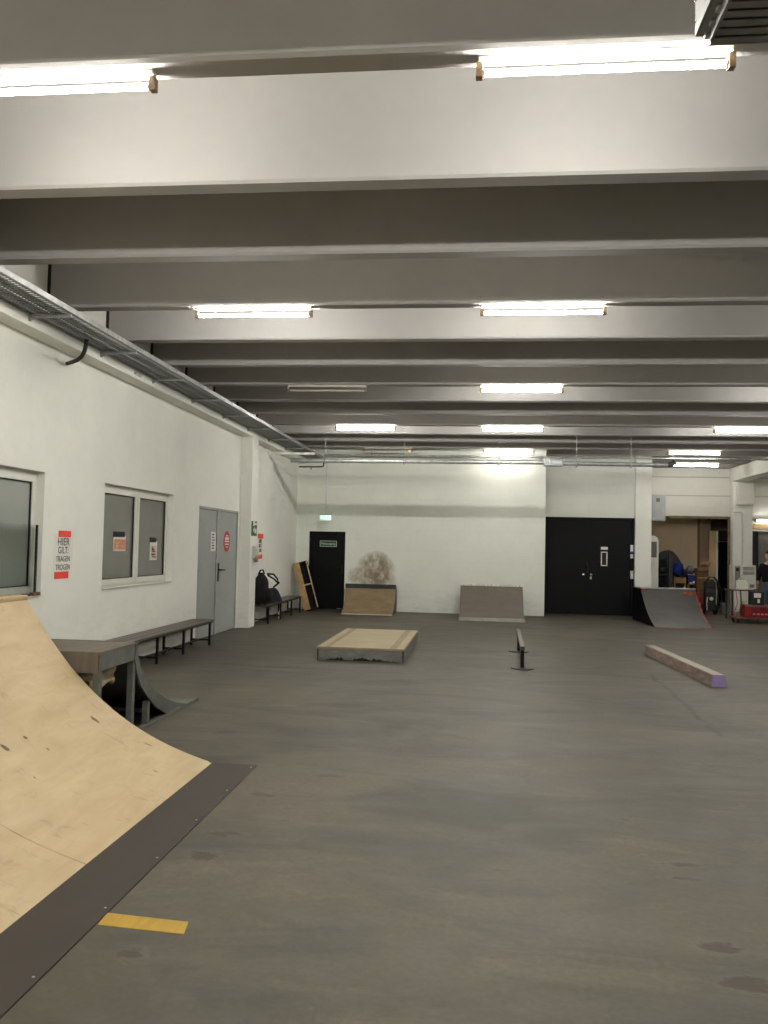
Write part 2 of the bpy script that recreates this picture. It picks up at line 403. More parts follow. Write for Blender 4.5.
M['tube_half'] = emit('half_bright_fluorescent_tube', (1.0, .98, .92, 1), TUBE_POWER*.4)
M['tube_faint'] = emit('faint_fluorescent_tube', (1.0, .98, .92, 1), 2.0)
M['exit_green'] = emit('lit_exit_green', (.03, .5, .26, 1), .06)
M['exit_white'] = emit('lit_exit_white', (.6, 1, .85, 1), .12)
M['orange_glow'] = emit('glowing_orange_end', (1, .3, .06, 1), .12)

# ================================================================== THE SETTING
XL, XR = -4.5, 11.0
YN = -4.2
SLAB = 4.8
BEAM_Z = 3.96
struct(MB().box(XL-.3, YN-.3, -.2, XR+.3, 29.3, 0).build('floor', M['floor']), 'worn dark grey concrete hall floor', 'floor')
struct(MB().box(XL-.3, YN-.3, SLAB, XR+.3, 29.3, SLAB+.2).build('ceiling', M['slab']), 'pale concrete roof slab above the beams', 'ceiling')
# left wall with two window openings and a door recess
W1 = (5.95, 8.39, 1.0, 2.29); W2 = (9.83, 12.16, 1.0, 2.29); D1 = (13.34, 15.58, 0.0, 2.19)
w = MB(); ys = YN-.3
for (a, b, z0, z1) in (W1, W2, D1):
    w.box(XL-.3, ys, 0, XL, a, 3.96); ys = b
    if z0 > 0: w.box(XL-.3, a, 0, XL, b, z0)
    w.box(XL-.3, a, z1, XL, b, 3.96)
w.box(XL-.3, ys, 0, XL, 20.8, 3.96)
w.box(XL-.3, YN-.3, 3.96, -4.42, 20.8, SLAB)
struct(w.build('wall_left', M['wall']), 'long white plastered side wall with two windows', 'wall')
struct(MB().box(XL-.02, YN, 3.62, -4.28, 20.7, BEAM_Z).build('trim_1', M['wall'], bevel=.008), 'white concrete ledge carrying the beams above the windowed wall', 'ledge')
struct(MB().box(XL-.02, 15.7, 0, -4.28, 16.14, 3.62).build('pillar', M['wall'], bevel=.008), 'white half pillar on the side wall beside the grey door', 'pillar')
# back walls
BD = (-4.18, -3.27, 1.93)
w = MB()
w.box(XL-.3, 20.8, 0, BD[0], 21.7, SLAB); w.box(BD[0], 20.8, BD[2], BD[1], 21.7, SLAB); w.box(BD[1], 20.8, 0, 1.6, 21.7, SLAB); w.box(BD[0], 21.0, 0, BD[1], 21.7, BD[2])
struct(w.build('wall_back', M['wall_block']), 'white painted block wall behind the two small ramps', 'wall')
DD = (1.6, 3.86, 2.43)
w = MB(); w.box(1.6, 21.7, DD[2], DD[1], 22.2, SLAB); w.box(DD[0], 22.0, 0, DD[1], 22.2, DD[2])
struct(w.build('wall_back_middle', M['wall_block']), 'white wall above the black double door', 'wall')
struct(MB().box(3.86, 21.62, 0, 4.25, 22.3, SLAB).build('pillar', M['wall'], bevel=.008), 'white pillar at the edge of the black double door', 'pillar')
struct(MB().box(3.86, 22.3, 0, 4.25, 29, SLAB).build('wall_alcove_left', M['beige_block']))
struct(MB().box(4.25, 24.6, 2.62, 7.4, 24.85, SLAB).build('wall_back_right', M['wall_panel']), 'white panel wall above the storage alcove', 'wall')
struct(MB().box(5.3, 24.57, 2.56, 7.0, 24.9, 2.63).build('trim_2', M['old_timber'], bevel=.005), 'brown timber edge along the top of the storage alcove', 'trim')
struct(MB().box(4.25, 26.2, 0, 6.48, 26.4, 2.62).build('wall_alcove_back', M['beige_block']), 'beige block wall at the back of the storage alcove', 'wall')
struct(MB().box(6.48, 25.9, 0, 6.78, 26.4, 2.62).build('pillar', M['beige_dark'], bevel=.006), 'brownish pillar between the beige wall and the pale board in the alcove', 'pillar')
struct(MB().box(4.25, 24.85, 2.62, 7.4, 29, 2.8).build('ceiling_alcove', M['slab']))
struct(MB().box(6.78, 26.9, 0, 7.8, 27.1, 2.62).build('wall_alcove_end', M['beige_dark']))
# right bay
struct(MB().box(XR, YN-.3, 0, XR+.3, 29.3, SLAB).build('wall_right', M['wall']))
struct(MB().box(XL-.3, YN-.3, 0, XR+.3, YN, SLAB).build('wall_front', M['wall']))
struct(MB().box(XL-.3, 29, 0, XR+.3, 29.3, SLAB).build('wall_rear', M['wall']))
w = MB(); w.box(7.4, 24.6, 2.3, XR, 24.85, SLAB); w.box(9.6, 24.6, 0, XR, 24.85, 2.3)
struct(w.build('wall_bay', M['wall_panel']), 'white panel wall above the dark glazed opening', 'wall')
struct(MB().box(6.96, 24.32, 0, 7.48, 24.56, 3.62).build('pillar', M['wall'], bevel=.01), 'white pillar behind the appliance table', 'pillar')
struct(MB().box(6.93, YN, 3.6, 7.3, 24.56, BEAM_Z).build('trim_3', M['wall'], bevel=.008), 'white concrete ledge carrying the beams on the open side', 'ledge')

# beams: a stem every 1.4 m; lamps hang under every third one
BEAMS = [(-4.45, 0), (-3.05, 0), (-1.65, 0), (-.25, 1), (1.15, 0), (2.55, 0), (3.94, 1), (5.34, 0), (6.7, 0), (8.15, 1), (9.53, 0), (10.9, 0), (12.26, 1), (13.62, 0), (14.99, 0),
         (16.36, 1), (17.66, 0), (18.88, 0), (20.12, 1), (21.45, 0), (22.9, 1), (24.25, 0)]
ORD = ['nearest', 'second', 'third', 'fourth', 'fifth', 'sixth', 'seventh', 'eighth', 'ninth', 'tenth', 'eleventh', 'twelfth', 'thirteenth', 'fourteenth', 'fifteenth', 'sixteenth']
vis = 0
for y0, lampy in BEAMS:
    x0 = -4.385 if y0 < 20.6 else (1.65 if y0 < 21.6 else 4.27)
    hw = .18
    o = MB().prism([(y0, SLAB), (y0, BEAM_Z+.018), (y0+.018, BEAM_Z), (y0+hw-.018, BEAM_Z), (y0+hw, BEAM_Z+.018), (y0+hw, SLAB)], 'x', x0, 7.0).build('ceiling_beam', M['beam'])
    if y0 > 3:
        struct(o, 'pale concrete ceiling beam, %s from the camera, spanning the hall' % ORD[vis] if vis else 'nearest pale concrete ceiling beam, at the top of the photo', 'beam'); vis += 1
    else: struct(o)
    o['group'] = 'concrete ceiling beams'
    if x0 < -4:
        j = MB().box(-4.42, y0-.004, BEAM_Z+.0, -4.386, y0+.06, SLAB).build('trim_4', M['joint']); struct(j)

# ------------------------------------------------------------------ lamps
LAMP_Z = 3.96
def make_lamp(lit):
    t = thing('tube_light', 'x', 'ceiling light', (0, 0, 0))
    MB().box(-.59, -.026, -.022, .59, .026, 0).build('batten', M['batten'], t, .004)
    MB().tube([(-.565, 0, -.075), (.565, 0, -.075)], .016, 12).build('tube', M['tube'] if lit else M['tube_off'], t, 0, True)
    for s in (-1, 1):
        MB().box(s*.585-.016, -.022, -.1, s*.585+.016, .022, -.03).tube([(s*.57-.012, 0, -.075), (s*.57+.012, 0, -.075)], .019, 12).build('lamp_socket', M['socket'], t, .003)
    return t
lit0 = make_lamp(True); dim0 = make_lamp(True); half0 = make_lamp(True); off0 = make_lamp(False)
for ch in dim0.children:
    if ch.name.startswith('tube'): ch.data.materials[0] = M['tube_dim']
for ch in half0.children:
    if ch.name.startswith('tube'): ch.data.materials[0] = M['tube_half']
def mid(y0): return y0+.09
LAMPS = [  # x, beam y, lit, label
    (-2.25, 3.94, 1, 'lit fluorescent tube light under the nearest beam, cut off by the photo edge'),
    (.55, 3.94, 1, 'lit fluorescent tube light under the nearest beam, next to the grey ceiling heater'),
    (-2.28, 8.15, 1, 'lit fluorescent tube light under the fourth beam, on the windowed wall side'),
    (.58, 8.15, 1, 'lit fluorescent tube light under the fourth beam, in the middle of the hall'),
    (-2.27, 12.26, 0, 'unlit fluorescent tube light under the seventh beam'),
    (.58, 12.26, 1, 'lit fluorescent tube light under the seventh beam, opposite an unlit one'),
    (-2.24, 16.36, 1, 'lit fluorescent tube light under the tenth beam, towards the windowed wall'),
    (.61, 16.36, 1, 'lit fluorescent tube light under the tenth beam, in the middle of its row'),
    (4.95, 16.36, 1, 'lit fluorescent tube light under the tenth beam, cut off by the right photo edge'),
    (-2.2, 20.12, 0, 'unlit fluorescent tube light with one orange glowing end, above the pipes'),
    (.67, 20.12, 1, 'lit fluorescent tube light just above the pipes and the grey bank ramp'),
    (4.92, 20.12, 1, 'lit fluorescent tube light above the storage alcove, upper of the two'),
    (5.64, 22.9, 1, 'lit fluorescent tube light above the storage alcove, lower of the two'),
    (4.95, 3.94, 1, None), (4.95, 8.15, 1, None), (4.95, 12.26, 1, None), (-2.25, -.25, 1, None), (.55, -.25, 1, None), (4.95, -.25, 1, None)]
used = {0: False, 1: False, 2: False, 3: False}
for x, y0, lit, lab in LAMPS:
    kind_ = (3 if y0 > 21 else 2 if y0 > 19 else 1) if lit else 0
    src = (off0, lit0, dim0, half0)[kind_]
    loc = (x, mid(y0), LAMP_Z)
    if not used[kind_]: src.location = loc; used[kind_] = True; o = src
    else: o = dup(src, loc)
    o['label'] = lab or 'lit fluorescent tube light outside the photo'; o['group'] = 'fluorescent tube lights'
    if lab and 'orange' in lab:
        e = MB().tube([(.5, 0, -.075), (.563, 0, -.075)], .0175, 12).build('glowing_end', M['orange_glow']); e.location = (.53, 0, -.0925); e.parent = o; e['label'] = 'orange glowing tube end'
# wall lamp in the side bay
p0, p1 = at(756, 520, 24.5), at(800, 520.6, 24.5)
t = thing('tube_light', 'lit fluorescent tube light on the far wall above the dark glazed opening', 'wall light', (p0.x, 24.6, p0.z), 0, 'fluorescent tube lights')
MB().box(p0.x-.06, 24.48, p0.z-.03, p0.x+1.25, 24.6, p0.z+.03).build('batten', M['batten'], t, .004)
MB().tube([(p0.x, 24.42, p0.z-.02), (p0.x+1.18, 24.42, p0.z-.02)], .02, 12).build('tube', M['tube_faint'], t, 0, True)
for s in (-.03, 1.21): MB().box(p0.x+s-.02, 24.4, p0.z-.05, p0.x+s+.02, 24.49, p0.z+.03).build('lamp_socket', M['socket'], t, .003)

# ------------------------------------------------------------------ windows in the left wall
def window(name, y0, y1, z0, z1, split, pane, label):
    t = bpy.data.objects.new(name, None); C.objects.link(t); t.location = (XL, (y0+y1)/2, z0); WM[t] = Matrix.Translation(t.location)
    struct(t, label, 'window')
    xf = XL-.09
    def ring(m, a, b, c, d, w, x0, x1):
        m.box(x0, a, c, x1, a+w, d); m.box(x0, b-w, c, x1, b, d); m.box(x0, a+w, c, x1, b-w, c+w); m.box(x0, a+w, d-w, x1, b-w, d); return m
    ring(MB(), y0, y1, z0, z1, .05, xf-.08, xf).build('window_frame', M['pvc'], t, .004)
    ys = [y0+.035]+[y0+(y1-y0)*s for s in split]+[y1-.035]
    for a, b in zip(ys, ys[1:]):
        sash = ring(MB(), a+.006, b-.006, z0+.04, z1-.04, .07, xf-.05, xf+.025).build('window_sash', M['pvc'], t, .006)
        ring(MB(), a+.073, b-.073, z0+.107, z1-.107, .014, xf-.03, xf+.012).build('gasket', M['gasket'], sash)
        MB().box(xf-.02, a+.08, z0+.115, xf-.005, b-.08, z1-.115).build('window_pane', pane, sash)
    MB().box(xf-.2, y0, z0-.0, XL+.02, y1, z0+.015).build('window_sill', M['pvc'], t, .003)
    MB().box(XL-.3, y0, z0, xf-.08, y1, z1).build('reveal_back', M['gasket'], t)
    return t
window('window_1', *W1, [.5], M['pane_reflection'], 'white framed window by the big wooden ramp, partly out of the photo')
window('window_2', *W2, [.5], M['pane'], 'white two-part window with two notices taped to its panes')
# clear sheet in front of the first window
t = thing('acrylic_sheet', 'clear sheet with a black edge strip leaning inside the first window', 'plastic sheet', (XL-.028, 7.9, 1.02))
MB().box(XL-.03, 6.6, 1.03, XL-.026, 8.33, 1.74).build('clear_sheet', M['acrylic'], t)
MB().box(XL-.036, 8.31, 1.03, XL-.02, 8.335, 1.74).build('edge_strip', M['gasket'], t)
tag(MB().box(XL-.018, 8.2, 1.016, XL+.03, 8.34, 1.05).build('wood_offcut', M['cardboard'], None, .004), 'small brown wood offcut on the sill of the first window', 'wood offcut')
tag(MB().box(XL-.016, 8.04, 1.016, XL+.02, 8.16, 1.04).build('paint_scraper', M['gasket'], None, .004), 'small black item lying on the sill of the first window', 'tool')
# notices on window 2
def notice(y0, y1, z0, z1, body, tape, lines, label):
    x = XL-.094
    t = thing('paper_notice', label, 'notice', (x, (y0+y1)/2, z0), 0, 'notices taped to the window')
    MB().box(x, y0, z0, x+.004, y1, z1).build('sheet', M['white'], t)
    MB().box(x+.0035, y0+.01, z0+.02, x+.006, y1-.01, z0+(z1-z0)*.76).build('print', body, t)
    MB().box(x, y0-.01, z1-.02, x+.007, y1-.04, z1+.05).build('tape', tape, t)
    m = MB()
    for a, b, c, d in lines: m.box(x+.006, y0+(y1-y0)*a, z0+(z1-z0)*b, x+.007, y0+(y1-y0)*c, z0+(z1-z0)*d)
    m.build('lettering', M['ink'] if body is M['paper_pink'] else M['paper_pink'], t)
p = [at(112.6, 549.5, 10.2), at(125, 550, 10.6)]
notice(10.33, 10.7, 1.46, 1.66, M['paper_orange'], M['ink'], [(.2, .5, .45, .55), (.5, .3, .8, .36), (.2, .3, .4, .4)], 'orange printed notice taped to the near pane of the two-part window')
notice(11.54, 11.8, 1.33, 1.6, M['paper_pink'], M['gasket'], [(.25, .62, .45, .68), (.2, .52, .6, .6), (.3, .42, .7, .5), (.2, .26, .75, .34), (.3, .14, .5, .22), (.6, .1, .8, .2)], 'narrow pink notice taped to the far pane of the two-part window')

# ------------------------------------------------------------------ grey double door, left wall
t = bpy.data.objects.new('door_1', None); C.objects.link(t); t.location = (XL, 14.46, 0); WM[t] = Matrix.Translation(t.location)
struct(t, 'grey steel double door in the side wall between the window and the half pillar', 'door')
m = MB(); m.box(XL-.1, D1[0], 0, XL+.006, D1[0]+.04, D1[3]); m.box(XL-.1, D1[1]-.04, 0, XL+.006, D1[1], D1[3]); m.box(XL-.1, D1[0], D1[3]-.04, XL+.006, D1[1], D1[3])
m.build('door_frame', M['door_grey'], t, .003)
MB().box(XL-.08, D1[0]+.045, .01, XL-.015, 14.33, D1[3]-.045).build('door_leaf', M['door_grey'], t, .004)
MB().box(XL-.08, 14.345, .01, XL-.01, D1[1]-.045, D1[3]-.045).build('door_leaf', M['door_grey'], t, .004)
MB().box(XL-.012, 14.32, .01, XL+.004, 14.36, D1[3]-.045).build('astragal', M['galv'], t, .003)
MB().box(XL-.3, D1[0], 0, XL-.1, D1[1], D1[3]).build('door_backing', M['gasket'], t)
h = MB().box(XL-.012, 14.44, .92, XL+.004, 14.5, 1.24).build('handle_plate', M['black_metal'], t, .004)
MB().tube([(XL-.005, 14.47, 1.12), (XL+.05, 14.47, 1.12), (XL+.055, 14.5, 1.12), (XL+.055, 14.66, 1.115)], .013, 8).build('lever_handle', M['black_metal'], h, 0, True)
m = MB()
for z in (.3, 1.1, 1.85): m.tube([(XL+.006, D1[0]+.03, z), (XL+.006, D1[0]+.03, z+.12)], .012, 8)
m.build('hinge', M['galv'], t, 0, True)
# signs on the grey door
x = XL-.014
t = thing('door_sign', 'white narrow notice with black lettering on the near leaf of the grey door', 'sign', (x, 14.15, 1.47))
MB().box(x, 14.03, 1.45, x+.004, 14.29, 1.78).build('sheet', M['white'], t)
m = MB()
for i in range(6):
    z = 1.74-i*.047; m.box(x+.004, 14.07, z-.018, x+.0055, 14.07+random.uniform(.1, .19), z)
m.build('lettering', M['ink'], t)
x = XL-.009
t = thing('stop_sign', 'red round stop sign with white lettering on the far leaf of the grey door', 'sign', (x, 14.93, 1.45))
m = MB(); m.prism([(14.93+.19*math.cos(a), 1.62+.19*math.sin(a)) for a in [2*PI*k/28 for k in range(28)]], 'x', x, x+.004); m.build('sign_disc', M['sign_red'], t)
m = MB()
for i, (w_, hh) in enumerate(((.14, .022), (.24, .05), (.27, .022), (.24, .022), (.14, .018))):
    z = 1.72-i*.05; m.box(x+.004, 14.93-w_/2, z-hh/2, x+.0055, 14.93+w_/2, z+hh/2)
m.build('lettering', M['white'], t)

# ------------------------------------------------------------------ hand-lettered posters
t = thing('paper_poster', 'hand-lettered white poster with red tape between the two windows', 'poster', (XL, 8.85, 1.19))
x = XL
sh = MB().box(x, 8.64, 1.23, x+.003, 9.06, 1.66).build('sheet', M['white'], t)
MB().box(x+.003, 8.72, 1.62, x+.006, 9.0, 1.69).build('tape', M['red_tape'], t)
MB().box(x+.003, 8.66, 1.17, x+.006, 8.97, 1.245).build('tape', M['red_tape'], t)
for s, z, sz, sx in (('HIER', 1.565, .115, 1.15), ('GILT:', 1.475, .105, 1.0), ('TRAGEN', 1.38, .085, .95), ('TROGEN', 1.29, .085, .95)):
    text('lettering', s, sz, frame_left(x+.004, 8.84, z), M['ink'], sh, .0008, .0, sx=sx)
t = thing('paper_poster', 'narrow hand-lettered poster with red tape beyond the half pillar', 'poster', (XL, 17.1, 1.3))
sh = MB().box(x, 17.03, 1.31, x+.003, 17.5, 1.78).build('sheet', M['white'], t)
MB().box(x+.003, 17.05, 1.7, x+.006, 17.5, 1.8).build('tape', M['red_tape'], t)
MB().box(x+.003, 16.95, 1.28, x+.006, 17.45, 1.37).build('tape', M['red_tape'], t)
for s, z, sz in (('HIER', 1.64, .11), ('GILT:', 1.55, .1), ('NUR', 1.45, .1)):
    text('lettering', s, sz, frame_left(x+.004, 17.26, z), M['ink'], sh, .0008, .004)
# signs on the half pillar
x = -4.28
t = thing('safety_sign', 'green and white safety sign high on the half pillar', 'sign', (x, 16.0, 1.77))
MB().box(x, 15.73, 1.74, x+.006, 16.12, 2.02).build('sign_plate', M['green_sign'], t)
m = MB(); m.box(x+.006, 15.84, 1.93, x+.008, 15.96, 2.02); m.box(x+.006, 15.98, 1.95, x+.008, 16.09, 1.99); m.box(x+.006, 15.98, 1.79, x+.008, 16.08, 1.88)
m.prism([(15.84, 1.85), (15.94, 1.79), (15.94, 1.91)], 'x', x+.006, x+.008)
m.build('lettering', M['white'], t)
t = thing('soap_dispenser', 'pale grey wall dispenser box on the half pillar beside the bench bag', 'dispenser', (x, 15.96, 1.28))
MB().prism([(x-.003, 1.3), (x+.04, 1.31), (x+.08, 1.36), (x+.08, 1.49), (x+.06, 1.54), (x-.003, 1.55)], 'y', 15.84, 16.08).build('casing', M['grey_plastic'], t, .012)
MB().box(x+.03, 15.9, 1.24, x+.08, 16.0, 1.3).build('spout', M['grey_vent'], t, .006)

# ------------------------------------------------------------------ black door in the back wall
t = bpy.data.objects.new('door_2', None); C.objects.link(t); t.location = (-3.72, 20.8, 0); WM[t] = Matrix.Translation(t.location)
struct(t, 'black single door in the back wall beneath the lit exit sign', 'door')
m = MB(); m.box(BD[0], 20.86, 0, BD[0]+.05, 21, BD[2]); m.box(BD[1]-.05, 20.86, 0, BD[1], 21, BD[2]); m.box(BD[0], 20.86, BD[2]-.05, BD[1], 21, BD[2])
m.build('door_frame', M['door_black'], t, .004)
MB().box(BD[0]+.052, 20.9, .01, BD[1]-.052, 20.96, BD[2]-.052).build('door_leaf', M['door_black'], t, .004)
h = MB().box(-3.38, 20.893, .9, -3.34, 20.9, 1.1).build('handle_plate', M['black_metal'], t)
MB().tube([(-3.36, 20.9, 1.03), (-3.36, 20.85, 1.03), (-3.48, 20.85, 1.03)], .01, 8).build('lever_handle', M['black_metal'], h)
MB().box(-3.46, 20.88, .02, -3.34, 20.9, .035).build('draught_strip', M['galv'], t)
t = thing('exit_door_sign', 'small green sign lettered NOTAUSGANG on the black single door', 'sign', (-3.71, 20.9, 1.56))
sh = MB().box(-3.92, 20.892, 1.555, -3.5, 20.9, 1.7).build('sign_plate', M['green_sign'], t)
m = MB(); m.box(-3.92, 20.889, 1.69, -3.5, 20.893, 1.7); m.box(-3.92, 20.889, 1.555, -3.5, 20.893, 1.565); m.box(-3.92, 20.889, 1.555, -3.91, 20.893, 1.7); m.box(-3.51, 20.889, 1.555, -3.5, 20.893, 1.7)
m.build('sign_border', M['grey_plastic'], t)
text('lettering', 'Notausgang', .075, frame_back(-3.71, 20.89, 1.628), M['grey_plastic'], sh, .001)
t = thing('exit_sign', 'lit green emergency exit sign hanging on a thin rod above the black single door', 'exit sign', (-3.69, 20.3, 2.18))
MB().box(-3.83, 20.29, 2.19, -3.55, 20.33, 2.33).build('sign_box', M['exit_green'], t, .004)
m = MB(); y0, y1 = 20.284, 20.29
m.box(-3.62, y0, 2.205, -3.565, y1, 2.315)                        # white doorway field
m.prism([(-3.81, 2.26), (-3.77, 2.225), (-3.77, 2.25), (-3.73, 2.25), (-3.73, 2.27), (-3.77, 2.27), (-3.77, 2.295)], 'y', y0, y1)
m.prism([(-3.685, 2.31), (-3.665, 2.31), (-3.66, 2.29), (-3.675, 2.25), (-3.65, 2.21), (-3.665, 2.21), (-3.69, 2.24), (-3.705, 2.21), (-3.715, 2.215), (-3.695, 2.26)], 'y', y0, y1)
m.build('pictogram', M['exit_white'], t)
MB().tube([(-3.69, 20.31, 2.33), (-3.69, 20.31, SLAB)], .008, 8).build('hanging_rod', M['galv'], t)
MB().box(-3.83, 20.285, 2.325, -3.55, 20.335, 2.345).build('top_cap', M['dark_grey'], t)

# ------------------------------------------------------------------ black double door
t = bpy.data.objects.new('door_3', None); C.objects.link(t); t.location = (2.73, 21.75, 0); WM[t] = Matrix.Translation(t.location)
struct(t, 'large black double door in the back wall', 'door')
y = 21.76
m = MB(); m.box(DD[0], y-.03, 0, DD[0]+.07, y+.1, DD[2]); m.box(DD[1]-.07, y-.03, 0, DD[1], y+.1, DD[2]); m.box(DD[0]+.07, y-.03, DD[2]-.07, DD[1]-.07, y+.1, DD[2])
m.build('door_frame', M['door_black'], t, .006)
for a, b in ((DD[0]+.075, 2.715), (2.725, DD[1]-.075)):
    MB().box(a, y, .01, b, y+.06, DD[2]-.075).build('door_leaf', M['door_black'], t, .006)
MB().box(2.69, y-.012, .02, 2.75, y, DD[2]-.08).build('astragal', M['door_black'], t, .003)
MB().box(DD[0], 21.9, 0, DD[1], 22.0, DD[2]).build('door_backing', M['gasket'], t)
for kx in (2.63, 2.81):
    m = MB(); m.tube([(kx, y, 1.0), (kx, y-.05, 1.0)], .014, 8); m.blob((kx, y-.07, 1.0), (.036, .026, .036)); m.build('door_knob', M['chrome'], t, 0, True)
MB().box(2.79, y-.006, .88, 2.83, y, .96).build('lock_plate', M['chrome'], t, .004)
MB().tube([(2.71, y-.03, 1.05), (2.735, y-.06, 1.15), (2.715, y-.06, 1.25), (2.7, y-.02, 1.33)], .012, 8).build('pull_handle', M['dark_grey'], t, 0, True)
wf = MB(); wx0, wx1, wz0, wz1 = 3.05, 3.21, 1.22, 1.58
wf.box(wx0, y-.015, wz0, wx0+.025, y, wz1); wf.box(wx1-.025, y-.015, wz0, wx1, y, wz1); wf.box(wx0, y-.015, wz0, wx1, y, wz0+.025); wf.box(wx0, y-.015, wz1-.025, wx1, y, wz1)
wf = wf.build('vision_frame', M['white'], t, .003); wf['label'] = 'white frame around a small glass'
MB().box(wx0+.02, y-.006, wz0+.02, wx1-.02, y-.001, wz1-.02).build('vision_glass', M['pane_dark'], wf)
tag(MB().box(3.05, y-.006, 1.63, 3.22, y, 1.7).build('door_label', M['white']), 'small white label plate above the little glass of the black double door', 'label plate')
t = thing('sticker_strip', 'white and blue stickers on the frame edge of the black double door', 'stickers', (3.81, y-.03, 1.45))
MB().box(3.765, y-.035, 1.58, 3.835, y-.03, 1.76).build('sheet', M['white'], t); MB().box(3.765, y-.035, 1.43, 3.835, y-.03, 1.53).build('lower_sticker', M['grey_plastic'], t)
MB().box(3.77, y-.037, 1.54, 3.83, y-.034, 1.6).build('print', M['blue_plastic'], t)
t = thing('switch_box', 'grey switch box at the edge of the black double door, under the stickers', 'switch', (3.82, y-.03, .92))
MB().box(3.765, y-.07, .92, 3.84, y-.03, 1.12).build('casing', M['grey_plastic'], t, .006); MB().box(3.785, y-.076, .98, 3.82, y-.07, 1.05).build('rocker', M['white'], t, .002)

# ------------------------------------------------------------------ overhead services
# perforated cable tray above the left wall ledge
TX0, TX1, TZ = -4.28, -3.84, 3.73
t = thing('cable_tray', 'long grey steel cable tray running along the ledge above the windowed wall', 'cable tray', (-4.05, 12, TZ))
m = MB()
yy = 4.0
while yy < 20.6:
    m.box(TX0+.01, yy, TZ, TX1-.01, yy+.02, TZ+.004); yy += .05
for i in range(6):
    xx = TX0+.02+i*(TX1-TX0-.06)/5; m.box(xx, 4.0, TZ, xx+.022, 20.6, TZ+.004)
m.build('perforated_base', M['galv_dark'], t)
for xx in (TX0, TX1-.006):
    m = MB(); m.box(xx, 4.0, TZ, xx+.006, 20.6, TZ+.05); m.box(xx-.006, 4.0, TZ-.004, xx+.012, 20.6, TZ+.004); m.build('side_rail', M['galv'], t)
for i in range(9):
    yb = 6.02+1.54*i
    m = MB(); m.box(-4.3, yb, TZ-.032, TX1-.02, yb+.035, TZ-.005); m.prism([(-4.28, TZ-.03), (-4.28, TZ-.07), (-4.22, TZ-.03)], 'y', yb, yb+.035)
    m.build('support_arm', M['galv'], t)
m = MB()
for i, (r, xx) in enumerate(((.018, -4.2), (.014, -4.14), (.02, -4.06), (.012, -3.98))):
    m.tube([(xx+.01*math.sin(k*1.7+i), 4.0+k*.83, TZ+.006+r) for k in range(21)], r, 8)
m.build('cables', M['char'], t, 0, True)
a = at(68, 363.5, 8.4)
tag(MB().tube([(-4.15, 8.5, TZ-.02), (-4.155, 8.5, 3.66), (-4.17, 8.5, 3.59), (-4.21, 8.52, 3.535), (-4.28, 8.57, 3.51), (-4.37, 8.65, 3.508), (-4.48, 8.74, 3.51)], .022, 10).build('black_hose', M['gasket'], None, 0, True), 'thick black cable hanging from the cable tray into the wall', 'cable')
# small hardware on the ledge
tag(MB().box(-4.28, 10.05, 3.66, -4.255, 10.25, 3.69).build('cable_clip', M['galv'], None, .003), 'small grey cable clip on the ledge below the cable tray', 'clip')
# pipes across the hall in front of the back wall
PY = 17.9
PA = 20.5
t = thing('conduit_pipe', 'thin grey pipe crossing the whole hall below the beams', 'pipe', (1, PA, 3.77))
MB().tube([(-3.8, PA, 3.8), (6.85, PA, 3.8)], .025, 10).build('pipe', M['galv'], t, 0, True)
for xx in (-2.62, .73, 4.5):
    MB().tube([(xx, PA, 3.81), (xx, PA, SLAB)], .007, 6).build('hanger_rod', M['galv'], t)
    MB().tube([(xx-.012, PA, 3.8), (xx+.012, PA, 3.8)], .035, 10).build('pipe_clamp', M['galv_dark'], t)
t = thing('air_pipe', 'thick galvanised pipe below the thin one, ending at a valve box above the double door', 'pipe', (-1.5, PY+.03, 3.4))
MB().tube([(-4.05, PY+.03, 3.4), (1.33, PY+.03, 3.415)], .045, 14).build('pipe', M['galv'], t, 0, True)
MB().tube([(-.75, PY+.03, 3.409), (.1, PY+.03, 3.412)], .05, 14).build('wrapped_section', M['galv'], t, 0, True)
m = MB(); m.tube([(-3.33, PY+.03, 3.38), (-3.33, PY+.03, 3.285), (-3.38, PY+.03, 3.27), (-3.86, PY+.03, 3.265)], .016, 8).tube([(-3.6, PY+.03, 3.27), (-3.6, PY+.03, 3.2)], .012, 8); m.build('branch_pipe', M['dark_grey'], t, 0, True)
for xx in (-3.3, -1.6, .4): MB().box(xx-.015, PY-.02, 3.34, xx+.012, PY+.08, 3.46).tube([(xx, PY+.03, 3.45), (xx, PY+.03, BEAM_Z+.3)], .008, 6).build('pipe_bracket', M['galv_dark'], t)
t = thing('valve_box', 'grey metal junction of pipes above the black double door', 'junction box', (1.5, PY+.03, 3.36))
MB().box(1.33, PY-.05, 3.34, 1.72, PY+.12, 3.5).build('casing', M['galv_dark'], t, .01); MB().tube([(1.45, PY-.06, 3.46), (1.45, PY-.06, 3.38)], .02, 8).build('valve', M['galv'], t); MB().box(1.48, PY-.07, 3.39, 1.69, PY-.05, 3.44).build('cover', M['galv'], t, .004)
t = thing('ventilation_pipe', 'galvanised pipe with a bright flexible end above the white pillar', 'pipe', (2.8, PY+.03, 3.36))
MB().tube([(1.72, PY+.03, 3.4), (3.72, PY+.03, 3.39)], .045, 14).build('pipe', M['galv'], t, 0, True)
m = MB()
for k in range(12): m.tube([(3.55+k*.024, PY+.03, 3.39), (3.562+k*.024, PY+.03, 3.39), (3.574+k*.024, PY+.03, 3.39)], [.046, .056, .046], 14)
m.build('flexible_end', M['galv'], t, 0, True)
MB().tube([(3.84, PY+.03, 3.39), (3.92, PY+.03, 3.41), (3.98, PY+.03, 3.45)], .05, 12).build('elbow', M['dark_grey'], t, 0, True)
